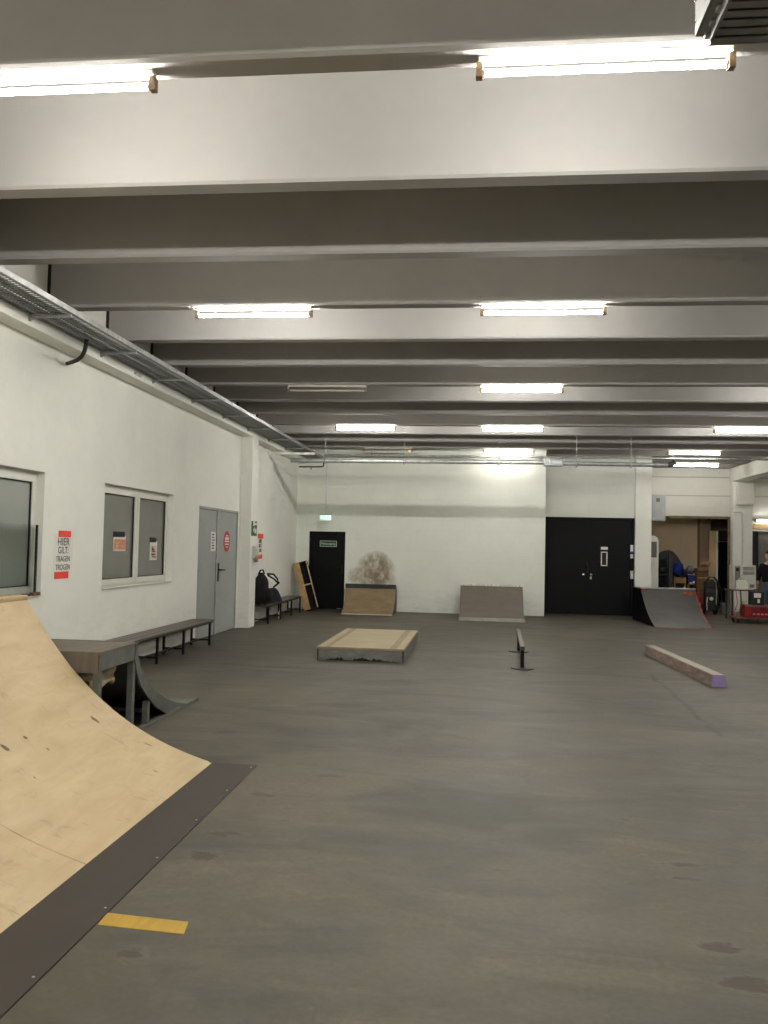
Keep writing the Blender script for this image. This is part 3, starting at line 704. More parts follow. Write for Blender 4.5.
for xx in (2.0, 3.1): MB().box(xx-.015, PY-.02, 3.32, xx+.012, PY+.08, 3.45).tube([(xx, PY+.03, 3.44), (xx, PY+.03, BEAM_Z+.3)], .008, 6).build('pipe_bracket', M['galv_dark'], t)
MB().bar((-4.48, PY-.15, 3.53), (-3.5, PY-.15, 3.53), .05, .045).build('support_rail', M['white_chip'], bpy.data.objects['air_pipe'])
# unit heater close to the camera
HX0, HX1, HY0, HY1, HZ = .80, 2.05, 2.1, 3.33, 3.60
t = thing('ceiling_heater', 'grey louvred heater unit hung below the ceiling, at the top photo edge', 'heater', (1.4, 2.7, HZ))
m = MB(); m.box(HX0, HY0, HZ, HX0+.012, HY1, HZ+.42); m.box(HX1-.012, HY0, HZ, HX1, HY1, HZ+.42); m.box(HX0, HY1-.012, HZ, HX1, HY1, HZ+.42); m.box(HX0, HY0, HZ, HX1, HY0+.012, HZ+.42); m.box(HX0, HY0, HZ+.41, HX1, HY1, HZ+.42)
m.build('casing', M['duct_light'], t, .003)
MB().box(HX0+.012, HY0+.012, HZ+.004, HX1-.012, HY1-.012, HZ+.02).build('underside', M['duct_dark'], t)
m = MB()
for k in range(22): 
    yv = HY0+.06+k*.054; m.box(HX0+.06, yv, HZ-.03, HX1-.1, yv+.045, HZ-.018); m.box(HX0+.06, yv+.038, HZ-.03, HX1-.1, yv+.045, HZ+.004)
m.box(HX0+.05, HY0+.05, HZ-.035, HX0+.062, HY1-.02, HZ+.004); m.box(HX1-.11, HY0+.05, HZ-.035, HX1-.095, HY1-.02, HZ+.004); m.box(HX0+.05, HY1-.035, HZ-.035, HX1-.1, HY1-.02, HZ+.004)
m.build('louvres', M['duct_dark'], t)
for k in range(14): MB().box(HX0+.034, HY0+.1+k*.085, HZ-.012, HX0+.05, HY0+.13+k*.085, HZ+.004).build('fixing_clip', M['galv'], t)
for k in range(5): MB().blob((HX0-.003, HY1-.02, HZ+.05+k*.085), (.006, .008, .008), 6, 8).build('screw', M['chrome'], t)
for xx in (HX0+.05, HX1-.05):
    for yv in (HY0+.06, HY1-.06): MB().tube([(xx, yv, HZ+.42), (xx, yv, SLAB)], .008, 8).build('hanger_rod', M['galv'], t)

# ------------------------------------------------------------------ big wooden quarter pipe
RX, RY0, RY1 = -1.88, 1.3, 6.05
def big(t): return RX-t, .004+.28*t+.116*t*t+.151*t**3
prof = [big(1.47*k/40) for k in range(41)]
TOPX, TOPZ = prof[-1]
t = thing('quarter_pipe', 'large pale wooden quarter pipe with a dark kickplate in front of the first window', 'skate ramp', (-3.0, 3.7, 0))
SEAM = 4.06
for k, (a, b, mt) in enumerate(((SEAM+.003, RY1, M['ply']), (RY0, SEAM-.003, M['ply']))):
    MB().strip(prof, 'y', a, b, .014).build('plywood_sheet', mt, t, 0, True)
MB().box(-1.93, 1.0, .0, -1.553, RY1, .006).build('kickplate', M['masonite'], t)
for yv in (RY0+.02, (RY0+RY1)/2, RY1-.04):
    inner = [(x, z-.02) for x, z in prof if z > .03]
    MB().prism([(inner[0][0], 0)]+inner+[(TOPX, 0)], 'y', yv, yv+.02).build('side_panel', M['ply_edge'], t)
MB().box(-4.47, RY0, TOPZ-.02, TOPX+.005, RY1, TOPZ+.012).build('deck', M['ply'], t)
MB().box(TOPX-.09, RY0, TOPZ+.0, TOPX+.008, RY1, TOPZ+.03).build('coping_strip', M['ply_edge'], t, .004)
for yv in (RY0+.05, RY1-.1): MB().box(-4.45, yv, 0, -4.37, yv+.07, TOPZ-.02).build('post', M['ply_edge'], t)
for yv in (1.8, 2.4, 3.0, 3.6, 4.2, 4.8, 5.4, 5.98):
    for xx in (-1.90, -1.58): MB().lathe([(.006, 0), (.006, .002)], (xx, yv, .006), 8).build('screw', M['galv'], t)

# ------------------------------------------------------------------ small grey kicker behind it
KX0, KX1 = -2.79, -4.05      # open side faces the hall
kz = .76
curve = [(6.79, .765), (6.83, .66), (6.9, .54), (7.05, .41), (7.27, .275), (7.5, .18), (7.76, .095), (8.05, .03), (8.4, .003)]
t = thing('launch_ramp', 'small grey open-sided quarter pipe beyond the end of the large wooden one', 'skate ramp', (-3.4, 7.2, 0))
MB().box(KX1, 6.12, kz-.02, KX0, 6.84, kz).build('deck', M['greydeck'], t, .003)
MB().strip(curve, 'x', KX1, KX0-.02, .012).build('riding_surface', M['greyply'], t, 0, True)
rib = curve+[(7.62, .003), (7.3, .13), (7.1, .25), (6.92, .38), (6.83, .5), (6.77, .62)]
for xx in (KX0-.018, KX1):
    MB().prism(rib, 'x', xx, xx+.018).build('curved_rib', M['greyply'], t)
m = MB(); m.box(KX0-.018, 6.14, .62, KX0, 6.76, kz-.02); m.build('fascia', M['greyply'], t)
MB().box(KX1, 6.12, .60, KX0-.02, 6.14, kz-.02).build('fascia', M['greydeck'], t)
for xx in (KX0-.06, KX1):
    for yv in (6.13, 6.76, 7.1): MB().box(xx, yv, 0, xx+.05, yv+.05, .62 if yv < 7 else .22).build('post', M['greyply'], t, .003)
MB().box(KX0-.05, 6.14, 0, KX0+.004, 8.42, .03).build('bottom_rail', M['greyply'], t, .003)
MB().box(KX1, 7.08, .13, KX0-.06, 7.1, .16).build('cross_rail', M['char'], t)
MB().box(KX1-.0, 6.12, .0, KX1+.02, 7.4, kz-.02).build('back_panel', M['gasket'], t)
# crumpled paper sack inside
def sack(u, v):
    a = u*2*PI; r = .13+.035*math.sin(3*a+5*v)+.02*math.sin(11*v+2*a)
    yv = 6.2+.52*v; taper = .75+.3*math.sin(PI*min(1, v*1.1))
    return (-2.985+r*.66*taper*math.cos(a), yv, .48+.03*v+r*.75*taper*math.sin(a)*(.7+.3*math.sin(7*v)))
o = tag(MB().grid(28, 16, sack).build('crumpled_sack', simple('beige_crumpled_paper', rgb(186, 168, 140), .8, 0, .15, 9, .5), None, 0, True), 'crumpled beige sack stuffed under the deck of the small grey ramp', 'sack')
t2 = tag(MB().prism([(-3.7, 0), (-3.15, 0), (-3.1, .26), (-3.75, .26)], 'y', 6.3, 6.75).build('plastic_tub', M['char'], None, .02), 'dark tub stored in the shade under the small grey ramp', 'tub')
MB().box(-4.0, 6.3, .3, -3.3, 6.66, .325).build('shelf_board', M['greydeck'], t)

# ------------------------------------------------------------------ benches
def bench(name, label, y0, y1, legs):
    t = thing(name, label, 'bench', (-4.3, (y0+y1)/2, 0), 0, 'slatted benches along the side wall')
    for k in range(3):
        xx = -4.47+k*.122; MB().box(xx, y0, .355, xx+.112, y1, .385).build('seat_board', M['dark_wood'], t, .004)
    for yv in legs:
        MB().box(-4.15, yv-.016, 0, -4.118, yv+.016, .355).build('leg', M['black_metal'], t)
        MB().box(-4.44, yv-.016, 0, -4.408, yv+.016, .355).build('leg', M['black_metal'], t)
        MB().box(-4.44, yv-.014, .07, -4.12, yv+.014, .095).build('foot_rail', M['black_metal'], t)
    MB().box(-4.3, legs[0], .075, -4.27, legs[-1], .1).build('long_rail', M['black_metal'], t)
    MB().box(-4.15, y0+.05, .335, -4.125, y1-.05, .357).build('seat_rail', M['black_metal'], t)
    return t
bench('slatted_bench', 'dark brown bench with black legs below the two-part window', 8.75, 13.1, (9.0, 10.0, 10.75, 11.75, 12.93))
bench('slatted_bench', 'dark bench with a black backpack on it, beyond the half pillar', 16.4, 19.8, (16.65, 17.7, 18.75, 19.68))

# backpack and jacket on the second bench
t = thing('backpack', 'black backpack standing upright on the far bench against the half pillar', 'bag', (-4.28, 16.75, .385))
def bp(u, v):
    a = u*2*PI; prof_r = [.8, 1.0, 1.04, 1.0, .97, .92, .86, .7, .45, .12]
    k = v*(len(prof_r)-1); i = min(len(prof_r)-2, int(k)); r = prof_r[i]+(prof_r[i+1]-prof_r[i])*(k-i)
    cx, cy = math.cos(a), math.sin(a)
    sx = abs(cx)**.6*(1 if cx > 0 else -1); sy = abs(cy)**.6*(1 if cy > 0 else -1)
    return (-4.29+.15*r*sx+.01*math.sin(9*v+a), 16.62+.24*r*sy, .4+.61*v+.012*math.sin(5*a))
MB().grid(32, 24, bp).build('bag_body', M['black_cloth'], t, 0, True)
MB().blob((-4.13, 16.62, .57), (.07, .18, .14), 10, 16, .03).build('front_pocket', M['black_cloth'], t, 0, True)
for s in (0, 1):
    MB().tube([(-4.2, 16.76+.04*s, .99-.03*s), (-4.12, 16.94+.05*s, .98-.1*s), (-4.07, 17.08+.05*s, .88-.08*s), (-4.05, 17.1+.05*s, .8), (-4.1, 16.9, .72)], .018, 8).build('shoulder_strap', M['black_cloth'], t, 0, True)
MB().tube([(-4.33, 16.54, .98), (-4.3, 16.58, 1.06), (-4.27, 16.66, 1.07), (-4.25, 16.7, .99)], .016, 8).build('grab_handle', M['black_cloth'], t, 0, True)
def jac(u, v):
    a = u*2*PI; r = (1-v)**.5
    return (-4.27+.15*r*math.cos(a)*(1+.12*math.sin(3*a)), 17.5+.58*r*math.sin(a)*(1+.1*math.sin(4*a+1)), .387+.29*v*(1+.25*math.sin(2*a+1)*r))
tag(MB().grid(36, 10, jac).build('folded_jacket', M['navy_cloth'], None, 0, True), 'dark navy jacket lying on the far bench beside the black backpack', 'jacket')
tag(MB().lathe([(.03, 0), (.034, .01), (.034, .12), (.02, .15), (.012, .16), (.012, .19)], (-4.2, 17.9, 0), 14).build('plastic_bottle', M['translucent'], None, 0, True), 'small pale bottle on the floor under the far bench', 'bottle')

# ------------------------------------------------------------------ leaning wooden frame by the black door
ang = math.radians(13)
base = Vector((-3.98, 20.15, 0)); 
t = thing('leaning_crate', 'narrow open-backed wooden box leaning in the corner beside the black single door', 'wooden box', base, 0)
L = 1.17
R0 = Matrix.Translation(Vector((-3.94, 20.1, .06))) @ Matrix.Rotation(math.radians(-17.5), 4, 'Y') @ Matrix.Rotation(math.radians(-8), 4, 'X') @ Matrix.Rotation(math.radians(7), 4, 'Z')
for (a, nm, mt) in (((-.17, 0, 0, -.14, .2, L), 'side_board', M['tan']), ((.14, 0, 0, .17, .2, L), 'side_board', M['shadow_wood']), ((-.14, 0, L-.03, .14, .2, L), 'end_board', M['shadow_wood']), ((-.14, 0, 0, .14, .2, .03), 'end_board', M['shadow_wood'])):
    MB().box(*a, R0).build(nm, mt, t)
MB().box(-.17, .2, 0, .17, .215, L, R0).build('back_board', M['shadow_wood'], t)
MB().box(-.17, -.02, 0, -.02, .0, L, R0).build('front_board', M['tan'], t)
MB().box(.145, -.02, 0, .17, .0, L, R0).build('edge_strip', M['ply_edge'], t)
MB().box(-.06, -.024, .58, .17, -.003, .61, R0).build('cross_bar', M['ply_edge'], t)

# ------------------------------------------------------------------ small ramps along the back wall
def qp(lip, top, n=20, lipz=.006, k=2.1):
    return [(lip[0]+(top[0]-lip[0])*s, lipz+(top[1]-lipz)*(s**k*.55+s*.45)) for s in [i/n for i in range(n+1)]]
t = thing('quarter_pipe', 'small brown wooden quarter pipe with a dark top strip beside the black single door', 'skate ramp', (-2.55, 20.2, 0))
c = qp((19.68, .0), (20.32, .6), k=3)
MB().strip(c, 'x', -3.15, -1.95, .012).build('riding_surface', M['browndeck'], t, 0, True)
MB().box(-3.15, 19.6, .0, -1.95, 19.7, .008).build('metal_lip', M['white_chip'], t)
for xx in (-3.145, -1.97): MB().prism([(c[1][0], 0)]+[(y, z-.015) for y, z in c[1:]]+[(20.7, .58), (20.7, 0)], 'x', xx, xx+.018).build('side_panel', M['dark_grey'], t)
MB().box(-3.16, 20.28, .58, -1.94, 20.33, .68).build('top_strip', M['dark_grey'], t, .004)
MB().box(-3.15, 20.33, .6, -1.95, 20.7, .62).build('deck', M['browndeck'], t)
t = thing('bank_ramp', 'small grey bank ramp with a chipped white top edge, left of the black double door', 'skate ramp', (.3, 19.6, 0))
c = [(18.98, .06), (19.2, .2), (19.45, .38), (19.65, .56), (19.82, .74)]
MB().strip(c, 'x', -.39, 1.03, .014).build('riding_surface', M['greyramp'], t, 0, True)
MB().prism([(18.84, 0), (18.84, .006), (18.99, .068), (18.99, .0)], 'x', -.40, 1.05).build('metal_lip', M['metal_lip'], t)
for xx in (-.385, 1.01): MB().prism([(19.0, 0)]+[(y, z-.016) for y, z in c]+[(20.4, .72), (20.4, 0)], 'x', xx, xx+.018).build('side_panel', M['greyply'], t)
MB().box(-.39, 19.82, .72, 1.03, 20.4, .74).build('deck', M['greyply'], t)
xx = -.38; r = random.Random(3)
while xx < .98:
    w_ = r.uniform(.03, .11); MB().box(xx, 19.79, .73, xx+w_, 19.85, .772+r.uniform(0, .018)).build('chipped_edge', M['white_chip'], t); xx += w_+r.uniform(.005, .02)

t = thing('quarter_pipe', 'dark slate quarter pipe with red painted edges in front of the white pillar', 'skate ramp', (4.32, 19.8, 0), math.radians(3))
X0, X1 = 3.71, 4.92
c = qp((18.72, 0), (20.0, .77), k=2.4)
def rot(b): return b
inv = WM[t]; cen = Vector((4.32, 19.8, 0)); RM = Matrix.Translation(cen) @ Matrix.Rotation(math.radians(3), 4, 'Z') @ Matrix.Translation(-cen)
def rbuild(m, name, mat, smooth=False, bevel=0):
    m.bm.transform(RM); return m.build(name, mat, t, bevel, smooth)
rbuild(MB().strip(c, 'x', X0+.03, X1-.03, .014), 'riding_surface', M['slate'], True)
for a, b in ((X0, X0+.03), (X1-.03, X1)): rbuild(MB().strip(c, 'x', a, b, .015), 'red_edge', M['red_paint'] if a > 4 else M['slate'], True)
rbuild(MB().box(X0, 18.66, 0, X1, 18.74, .008), 'front_lip', M['red_paint'])
for xx in (X0+.005, X1-.023): rbuild(MB().prism([(c[1][0], 0)]+[(y, z-.016) for y, z in c[1:]]+[(20.8, .75), (20.8, 0)], 'x', xx, xx+.018), 'side_panel', M['door_black'])
rbuild(MB().box(X0, 20.0, .745, X1, 20.8, .765), 'deck', M['slate'])
rbuild(MB().tube([(X0-.01, 20.0, .775), (X1+.01, 20.0, .775)], .02, 10), 'coping_pipe', M['galv'], True)
rbuild(MB().box(X0-.004, 19.93, .66, X0+.09, 19.97, .77), 'painted_corner', M['red_paint'])
rbuild(MB().strip([(y-.003, z+.003) for y, z in c if z > .6 and z < .72], 'x', X1-.3, X1-.06, .004), 'painted_stripe', M['red_paint'])

# ------------------------------------------------------------------ manual pad in the middle
t = thing('manual_pad', 'low skate box with a pale plywood top and scraped grey sides in the hall centre', 'skate box', (-1.6, 13, 0), 0)
BX0, BX1, BY0, BY1, BZ = -2.2, -.99, 11.72, 14.42, .185
MB().box(BX0, BY0, BZ-.02, BX1, BY1, BZ).build('plywood_top', M['box_top'], t, .003)
for a in ((BX0+.1, BY0+.05, BX0+.17, BY1-.05), (BX1-.2, BY0+.05, BX1-.11, BY1-.05)): MB().box(a[0], a[1], BZ, a[2], a[3], BZ+.003).build('worn_border', M['box_tape'], t)
r = random.Random(5)
bot = [(BX0+.006, 0)]
n = 46
for i in range(1, n):
    s = i/n; zz = .006+.008*r.random()
    if .14 < s < .3: zz = .02+.045*abs(math.sin(s*19))*r.random()
    elif .42 < s < .8: zz = .012+.03*r.random()*(1 if i % 3 else 2)
    if s < .1 or s > .93: zz = 0
    bot.append((BX0+(BX1-BX0)*s, zz))
bot.append((BX1-.006, 0))
MB().prism(bot+[(BX1-.006, BZ-.02), (BX0+.006, BZ-.02)], 'y', BY0+.004, BY0+.02).build('front_board', M['box_side'], t)
MB().box(BX0+.03, BY0+.03, 0, BX1-.03, BY0+.06, BZ-.02).build('inner_frame', M['gasket'], t)
MB().box(BX0+.006, BY1-.02, 0, BX1-.006, BY1-.004, BZ-.02).build('rear_board', M['box_side'], t)
for xx in (BX0+.004, BX1-.02): MB().box(xx, BY0+.02, 0, xx+.016, BY1-.02, BZ-.02).build('side_board', M['box_side'], t)
for a, b in (((BX0, BY0), (BX1, BY0)), ((BX1, BY0), (BX1, BY1)), ((BX0, BY0), (BX0, BY1))):
    MB().bar((a[0], a[1], BZ-.012), (b[0], b[1], BZ-.012), .014, .028).build('edge_trim', M['box_tape'], t)
for xx in (BX0+.0, BX1-.02): MB().box(xx, BY0-.003, 0, xx+.02, BY0+.016, BZ-.03).build('corner_iron', M['dark_grey'], t)

# grind rail
t = thing('grind_rail', 'low metal grind rail on two round feet in the middle of the floor', 'grind rail', (.64, 12.5, 0))
MB().bar((.605, 11.4, .29), (.66, 13.9, .29), .055, .055).build('rail_bar', M['rail_steel'], t, .004)
for (xx, yv) in ((.612, 11.6), (.655, 13.5)):
    MB().tube([(xx, yv, .01), (xx, yv, .265)], .026, 10).build('post', M['black_metal'], t, 0, True)
    MB().lathe([(.15, 0), (.155, .006), (.15, .014), (.05, .018)], (xx, yv, 0), 26).build('foot_plate', M['dark_grey'], t)
# low ledge
t = thing('skate_ledge', 'long low scraped grinding ledge with a purple end face on the open floor', 'skate ledge', (2.8, 12.2, 0), 0)
A, B = Vector((2.90, 10.65, 0)), Vector((2.70, 13.75, 0)); d = (B-A).normalized(); n_ = Vector((d.y, -d.x, 0))
LM = Matrix(((n_.x, d.x, 0, A.x), (n_.y, d.y, 0, A.y), (0, 0, 1, 0), (0, 0, 0, 1))); LL = (B-A).length
MB().prism([(-.092, 0), (.092, 0), (.066, .128), (-.066, .128)], 'y', .008, LL, LM).build('ledge_body', M['ledge_side'], t, .004)
MB().prism([(-.07, .128), (.07, .128), (.066, .142), (-.066, .142)], 'y', .006, LL, LM).build('top_board', M['ledge_top'], t, .003)
MB().prism([(-.094, 0), (.094, 0), (.068, .142), (-.068, .142)], 'y', 0, .01, LM).build('end_face', M['purple'], t)

# yellow tape on the floor
m = MB(); m.prism([(-1.545, 3.45), (-1.165, 3.425), (-1.185, 3.535), (-1.555, 3.565)], 'z', .0, .002)
tag(m.build('floor_tape', M['yellow']), 'worn yellow tape strip stuck on the floor beside the dark kickplate', 'tape')

# ================================================================== THE STORAGE ALCOVE AND THE SIDE BAY
# electrical cabinet hanging at the corner of the alcove
a, b = at(652.5, 494.5, 24.3), at(665.5, 521, 24.3)
t = thing('electrical_cabinet', 'blue-grey electrical cabinet high at the corner of the storage alcove', 'electrical cabinet', (a.x, 24.4, b.z))
MB().box(a.x-.02, 24.3, b.z, b.x, 24.601, a.z).build('casing', M['grey_box'], t, .008); MB().box(a.x+.0, 24.288, b.z+.02, b.x-.02, 24.3, a.z-.02).build('cabinet_door', M['grey_box'], t, .004)
e = at(658, 500, 24.28); MB().box(e.x-.05, 24.28, e.z-.05, e.x+.05, 24.29, e.z+.05).build('emblem', M['grey_vent'], t)
# wall box on the right pillar and conduit
a, b = at(736.5, 483, 24.25), at(753.5, 505, 24.25)
t = thing('fuse_box', 'white square box mounted at the top of the right-hand white pillar', 'fuse box', (7.2, 24.25, b.z))
MB().box(a.x, 24.17, b.z, b.x, 24.322, a.z).build('casing', M['pvc'], t, .01); MB().box(a.x+.02, 24.16, b.z+.02, b.x-.02, 24.172, a.z-.02).build('cover', M['pvc'], t, .004)
a, b = at(742.3, 513, 24.3), at(743.2, 566, 24.3); c_ = at(734, 512, 24.3)
tag(MB().tube([(c_.x, 24.301, c_.z), (a.x-.03, 24.301, c_.z), (a.x, 24.301, a.z-.03), (a.x, 24.301, .0)], .018, 8).build('cable_duct', M['grey_plastic'], None, 0, True), 'pale cable conduit running down the right-hand white pillar', 'conduit')
a = at(731.5, 482, 24.55)
tag(MB().tube([(a.x, 24.55, SLAB-.4), (a.x, 24.55, 2.7), (a.x+.04, 24.52, 2.62)], .02, 8).build('drain_pipe', M['grey_plastic'], None, 0, True), 'thin grey pipe running down the corner of the panel wall above the alcove', 'pipe')
# white rounded casing behind the left pillar
a, b = at(651.5, 536, 22.6), at(657.5, 590, 22.6)
t = thing('roller_towel_cabinet', 'tall white rounded cabinet against the side of the white pillar by the alcove', 'cabinet', (4.4, 22.6, 0))
pr = [(4.26, 0), (b.x, 0), (b.x, a.z-.16), (b.x-.02, a.z-.06), (b.x-.08, a.z), (4.26, a.z)]
MB().prism(pr, 'y', 22.5, 22.8).build('casing', M['pvc'], t, .012)
MB().box(4.3, 22.49, a.z-.55, b.x-.05, 22.502, a.z-.15).build('panel', M['grey_vent'], t, .004)
MB().box(4.26, 22.52, a.z, 4.36, 22.75, a.z+.18).build('top_box', M['grey_plastic'], t, .01)
# alcove contents: pixel spots turned into real places
def bx(px0, py0, px1, py1, Y, depth, floor=False):
    a = at(px0, py0, Y); b = at(px1, py1, Y); z0 = 0 if floor else b.z
    return a.x, Y, z0, b.x, Y+depth, a.z
# dark arched panel
Y = 25.2
pts = [at(px, py, Y) for px, py in ((657, 556), (660, 552.5), (664, 550.6), (669, 550), (673, 551.5), (677, 555.5), (681, 562), (684, 568), (688, 573))]
poly = [(p.x, p.z) for p in pts]+[(pts[-1].x, 0), (pts[0].x, 0)]
tag(MB().prism(poly, 'y', Y, Y+.06).build('curved_panel', M['char'], None, .005), 'dark arched ramp side panel standing on end in the storage alcove', 'ramp panel')
# shelf unit left
x0, y0, z0, x1, y1, z1 = bx(656.5, 557, 669, 590, 24.7, .4, True)
t = thing('storage_rack', 'dark metal storage rack just inside the alcove behind the slate ramp', 'rack', (x0, 24.7, 0))
for xx in (x0, x1-.03):
    for yv in (24.7, 25.07): MB().box(xx, yv, 0, xx+.03, yv+.03, z1).build('post', M['dark_grey'], t)
for zz in (.1, .55, .95, z1-.06): MB().box(x0, 24.7, zz, x1, 25.1, zz+.025).build('shelf', M['dark_grey'], t)
m4 = [(.575, .3, M['navy_cloth'], 'navy bundle on the middle shelf of the dark storage rack', 'bundle'), (.975, .22, M['char'], 'charcoal bundle on the upper shelf of the dark storage rack', 'bundle'), (.125, .32, M['dark_grey'], 'grey bundle on the bottom shelf of the dark storage rack', 'bundle')]
for zz, hh, mt, lab, cat in m4:
    cxx = (x0+x1)/2
    tag(MB().blob((cxx, 24.9, zz+hh/2+.015), ((x1-x0)*.36, .14, hh/2), 10, 16, .06, int(zz*100)).build('cloth_bundle', mt, None, 0, True), lab, cat)
x0, y0, z0, x1, y1, z1 = bx(669, 554, 672.6, 592, 24.35, .12, True)
tag(MB().box(x0, y0, 0, x1, y1, z1).build('timber_post', M['dark_grey'], None, .006), 'dark upright board standing between the rack and the blue tarpaulin', 'board')
# pallet-like wooden crate with blue things
x0, y0, z0, x1, y1, z1 = bx(674.3, 577, 686, 592, 24.3, .5, True)
t = thing('wooden_crate', 'yellowish open wooden crate under the blue tarpaulin in the alcove', 'crate', (x0, 24.3, 0))
for zz in (0, z1*.42, z1*.82): MB().box(x0, 24.3, zz, x1, 24.33, zz+z1*.17).build('slat', M['yellow_wood'], t)
for xx in (x0, x1-.04): MB().box(xx, 24.33, 0, xx+.04, 24.8, z1).build('side_board', M['yellow_wood'], t)
MB().box(x0+.04, 24.78, 0, x1-.04, 24.8, z1).build('back_board', M['char'], t)
MB().box(x0+.04, 24.34, .0, x1-.04, 24.78, .04).build('base_board', M['char'], t)
p = at(677.5, 568.5, 24.5)
zt = z1
o = tag(MB().blob((p.x+.02, 24.55, zt+.215), (.17, .2, .2), 12, 18, .07, 4).build('blue_tarpaulin', M['blue_tarp'], None, 0, True), 'bright blue bundled tarpaulin on the wooden crate in the alcove', 'tarpaulin')
x0, y0, z0, x1, y1, z1 = bx(688.2, 584, 697.5, 600, 24.2, .5, True)
t = thing('low_wooden_crate', 'low wooden crate carrying the blue plastic box in the alcove', 'crate', (x0, 24.2, 0))
for zz in (0, z1*.55): MB().box(x0, 24.2, zz, x1, 24.23, zz+z1*.22).build('slat', M['yellow_wood'], t)
for xx in (x0, x1-.04): MB().box(xx, 24.23, 0, xx+.04, 24.7, z1).build('side_board', M['yellow_wood'], t)
MB().box(x0, 24.2, z1-.02, x1, 24.7, z1).build('lid_board', M['yellow_wood'], t); MB().box(x0+.04, 24.66, 0, x1-.04, 24.7, z1-.02).build('back_board', M['char'], t)
zz = z1
a = at(685, 575.5, 24.2)
t = thing('plastic_box', 'blue plastic storage box with white spots on the low wooden crate', 'storage box', (x0+.1, 24.3, zz))
MB().prism([(x0+.02, zz+.001), (x1-.02, zz+.001), (x1, a.z-.02), (x0, a.z-.02)], 'y', 24.22, 24.65).build('box_body', M['blue_plastic'], t, .01)
MB().box(x0-.01, 24.2, a.z-.02, x1+.01, 24.67, a.z+.01).build('lid', M['blue_plastic'], t, .006)
MB().box(x1-.12, 24.212, zz+.02, x1-.06, 24.222, zz+.08).box(x0+.04, 24.212, zz+.02, x0+.12, 24.222, zz+.04).build('sticker', M['white'], t)
zb = a.z+.01
b = at(690, 566.5, 24.2)
tag(MB().blob(((x0+x1)/2-.01, 24.43, (zb+b.z)/2+.02), (.13, .19, (b.z-zb)/2), 12, 18, .05, 6).build('grey_bundle', M['grey_cloth'], None, 0, True), 'grey cloth bundle lying on the blue plastic box', 'bundle')
# brown cardboard
x0, y0, z0, x1, y1, z1 = bx(697.5, 568, 708, 610, 23.9, .3, True)
t = thing('cardboard_box', 'tall brown cardboard carton standing behind the black pressure washer', 'carton', (x0, 23.9, 0))
MB().box(x0, 23.9, 0, x1, 24.2, z1).build('carton_body', M['cardboard'], t, .008)
MB().prism([(23.9, z1), (23.8, z1-.08), (23.81, z1-.09), (23.91, z1-.01)], 'x', x0, x1).build('flap', M['cardboard'], t)
MB().box(x0, 23.897, z1-.28, x1, 23.9, z1-.25).build('tape', M['tan'], t)
a = at(707.5, 571, 23.9); 
tag(MB().blob((x1-.04, 24.03, z1+.105), (.14, .12, .07), 10, 16, .06, 9).build('pink_cloth', simple('pink_brown_cloth', rgb(160, 112, 92), .9, 0, .25, 12), None, 0, True), 'pinkish cloth heap on the brown cardboard carton', 'cloth')
# dark red canister
x0, y0, z0, x1, y1, z1 = bx(696, 593, 702.5, 611, 23.0, .25, True)
t = thing('fuel_canister', 'dark red canister on the floor beside the slate ramp', 'canister', (x0, 23, 0))
MB().box(x0, 23.0, 0, x1, 23.25, z1-.06).build('canister_body', M['dark_red'], t, .03)
MB().tube([(x0+.05, 23.12, z1-.07), (x0+.06, 23.12, z1), (x1-.06, 23.12, z1), (x1-.05, 23.12, z1-.07)], .014, 8).build('handle', M['dark_red'], t, 0, True)
MB().box(x0+.05, 22.995, .12, x1-.05, 23.003, .3).build('sticker', M['pink'], t)
# pressure washer
x0, y0, z0, x1, y1, z1 = bx(704.5, 577, 721, 612, 22.9, .4, True)
xm = (x0+x1)/2
t = thing('pressure_washer', 'black wheeled pressure washer with an upright loop handle before the alcove', 'pressure washer', (xm, 23.1, 0))
hp = [(x0+.05, 22.95, .12), (x0+.03, 22.95, .6), (x0+.06, 22.95, z1-.1), (x0+.14, 22.95, z1), (x1-.16, 22.95, z1), (x1-.09, 22.95, z1-.1), (x1-.06, 22.95, .6), (x1-.08, 22.95, .12)]
MB().tube(hp, .022, 8).build('loop_handle', M['black_metal'], t, 0, True)
MB().box(x0+.06, 22.99, .1, x1-.1, 23.25, z1-.12).build('motor_housing', M['char'], t, .04)
MB().box(x0+.09, 22.96, .56, x1-.14, 23.1, .68).build('control_panel', M['dark_grey'], t, .02)
MB().box(x0+.12, 22.95, .72, x1-.16, 23.0, z1-.06).build('grille', M['dark_grey'], t, .01)
MB().blob((xm-.02, 22.94, .42), (.05, .02, .05)).build('gauge', M['grey_plastic'], t, 0, True)
for xx in (x0+.02, x1-.1):
    wh = MB().tube([(xx, 23.2, .13), (xx+.06, 23.2, .13)], .13, 20).build('wheel', M['gasket'], t, 0, True)
    MB().tube([(xx-.006, 23.2, .13), (xx+.066, 23.2, .13)], .05, 14).build('hub', M['grey_vent'], wh, 0, True)
MB().tube([(xm-.13, 22.94, .12), (xm-.14, 22.94, .3), (xm-.12, 22.94, .46)], .012, 8).build('lance', M['grey_plastic'], t, 0, True)
MB().tube([(x1-.09, 22.93, z1-.12), (x1+.0, 22.93, z1-.3), (x1+.04, 22.93, .4), (x1-.02, 22.93, .2)], .02, 8).build('hose', M['gasket'], t, 0, True)
tag(MB().box(at(722.5, 605, 23.3).x, 23.3, 0, at(730.5, 605, 23.3).x, 23.55, at(722, 603, 23.3).z).build('concrete_block', M['grey_vent'], None, .02), 'grey block on the floor between the pressure washer and the table', 'block')
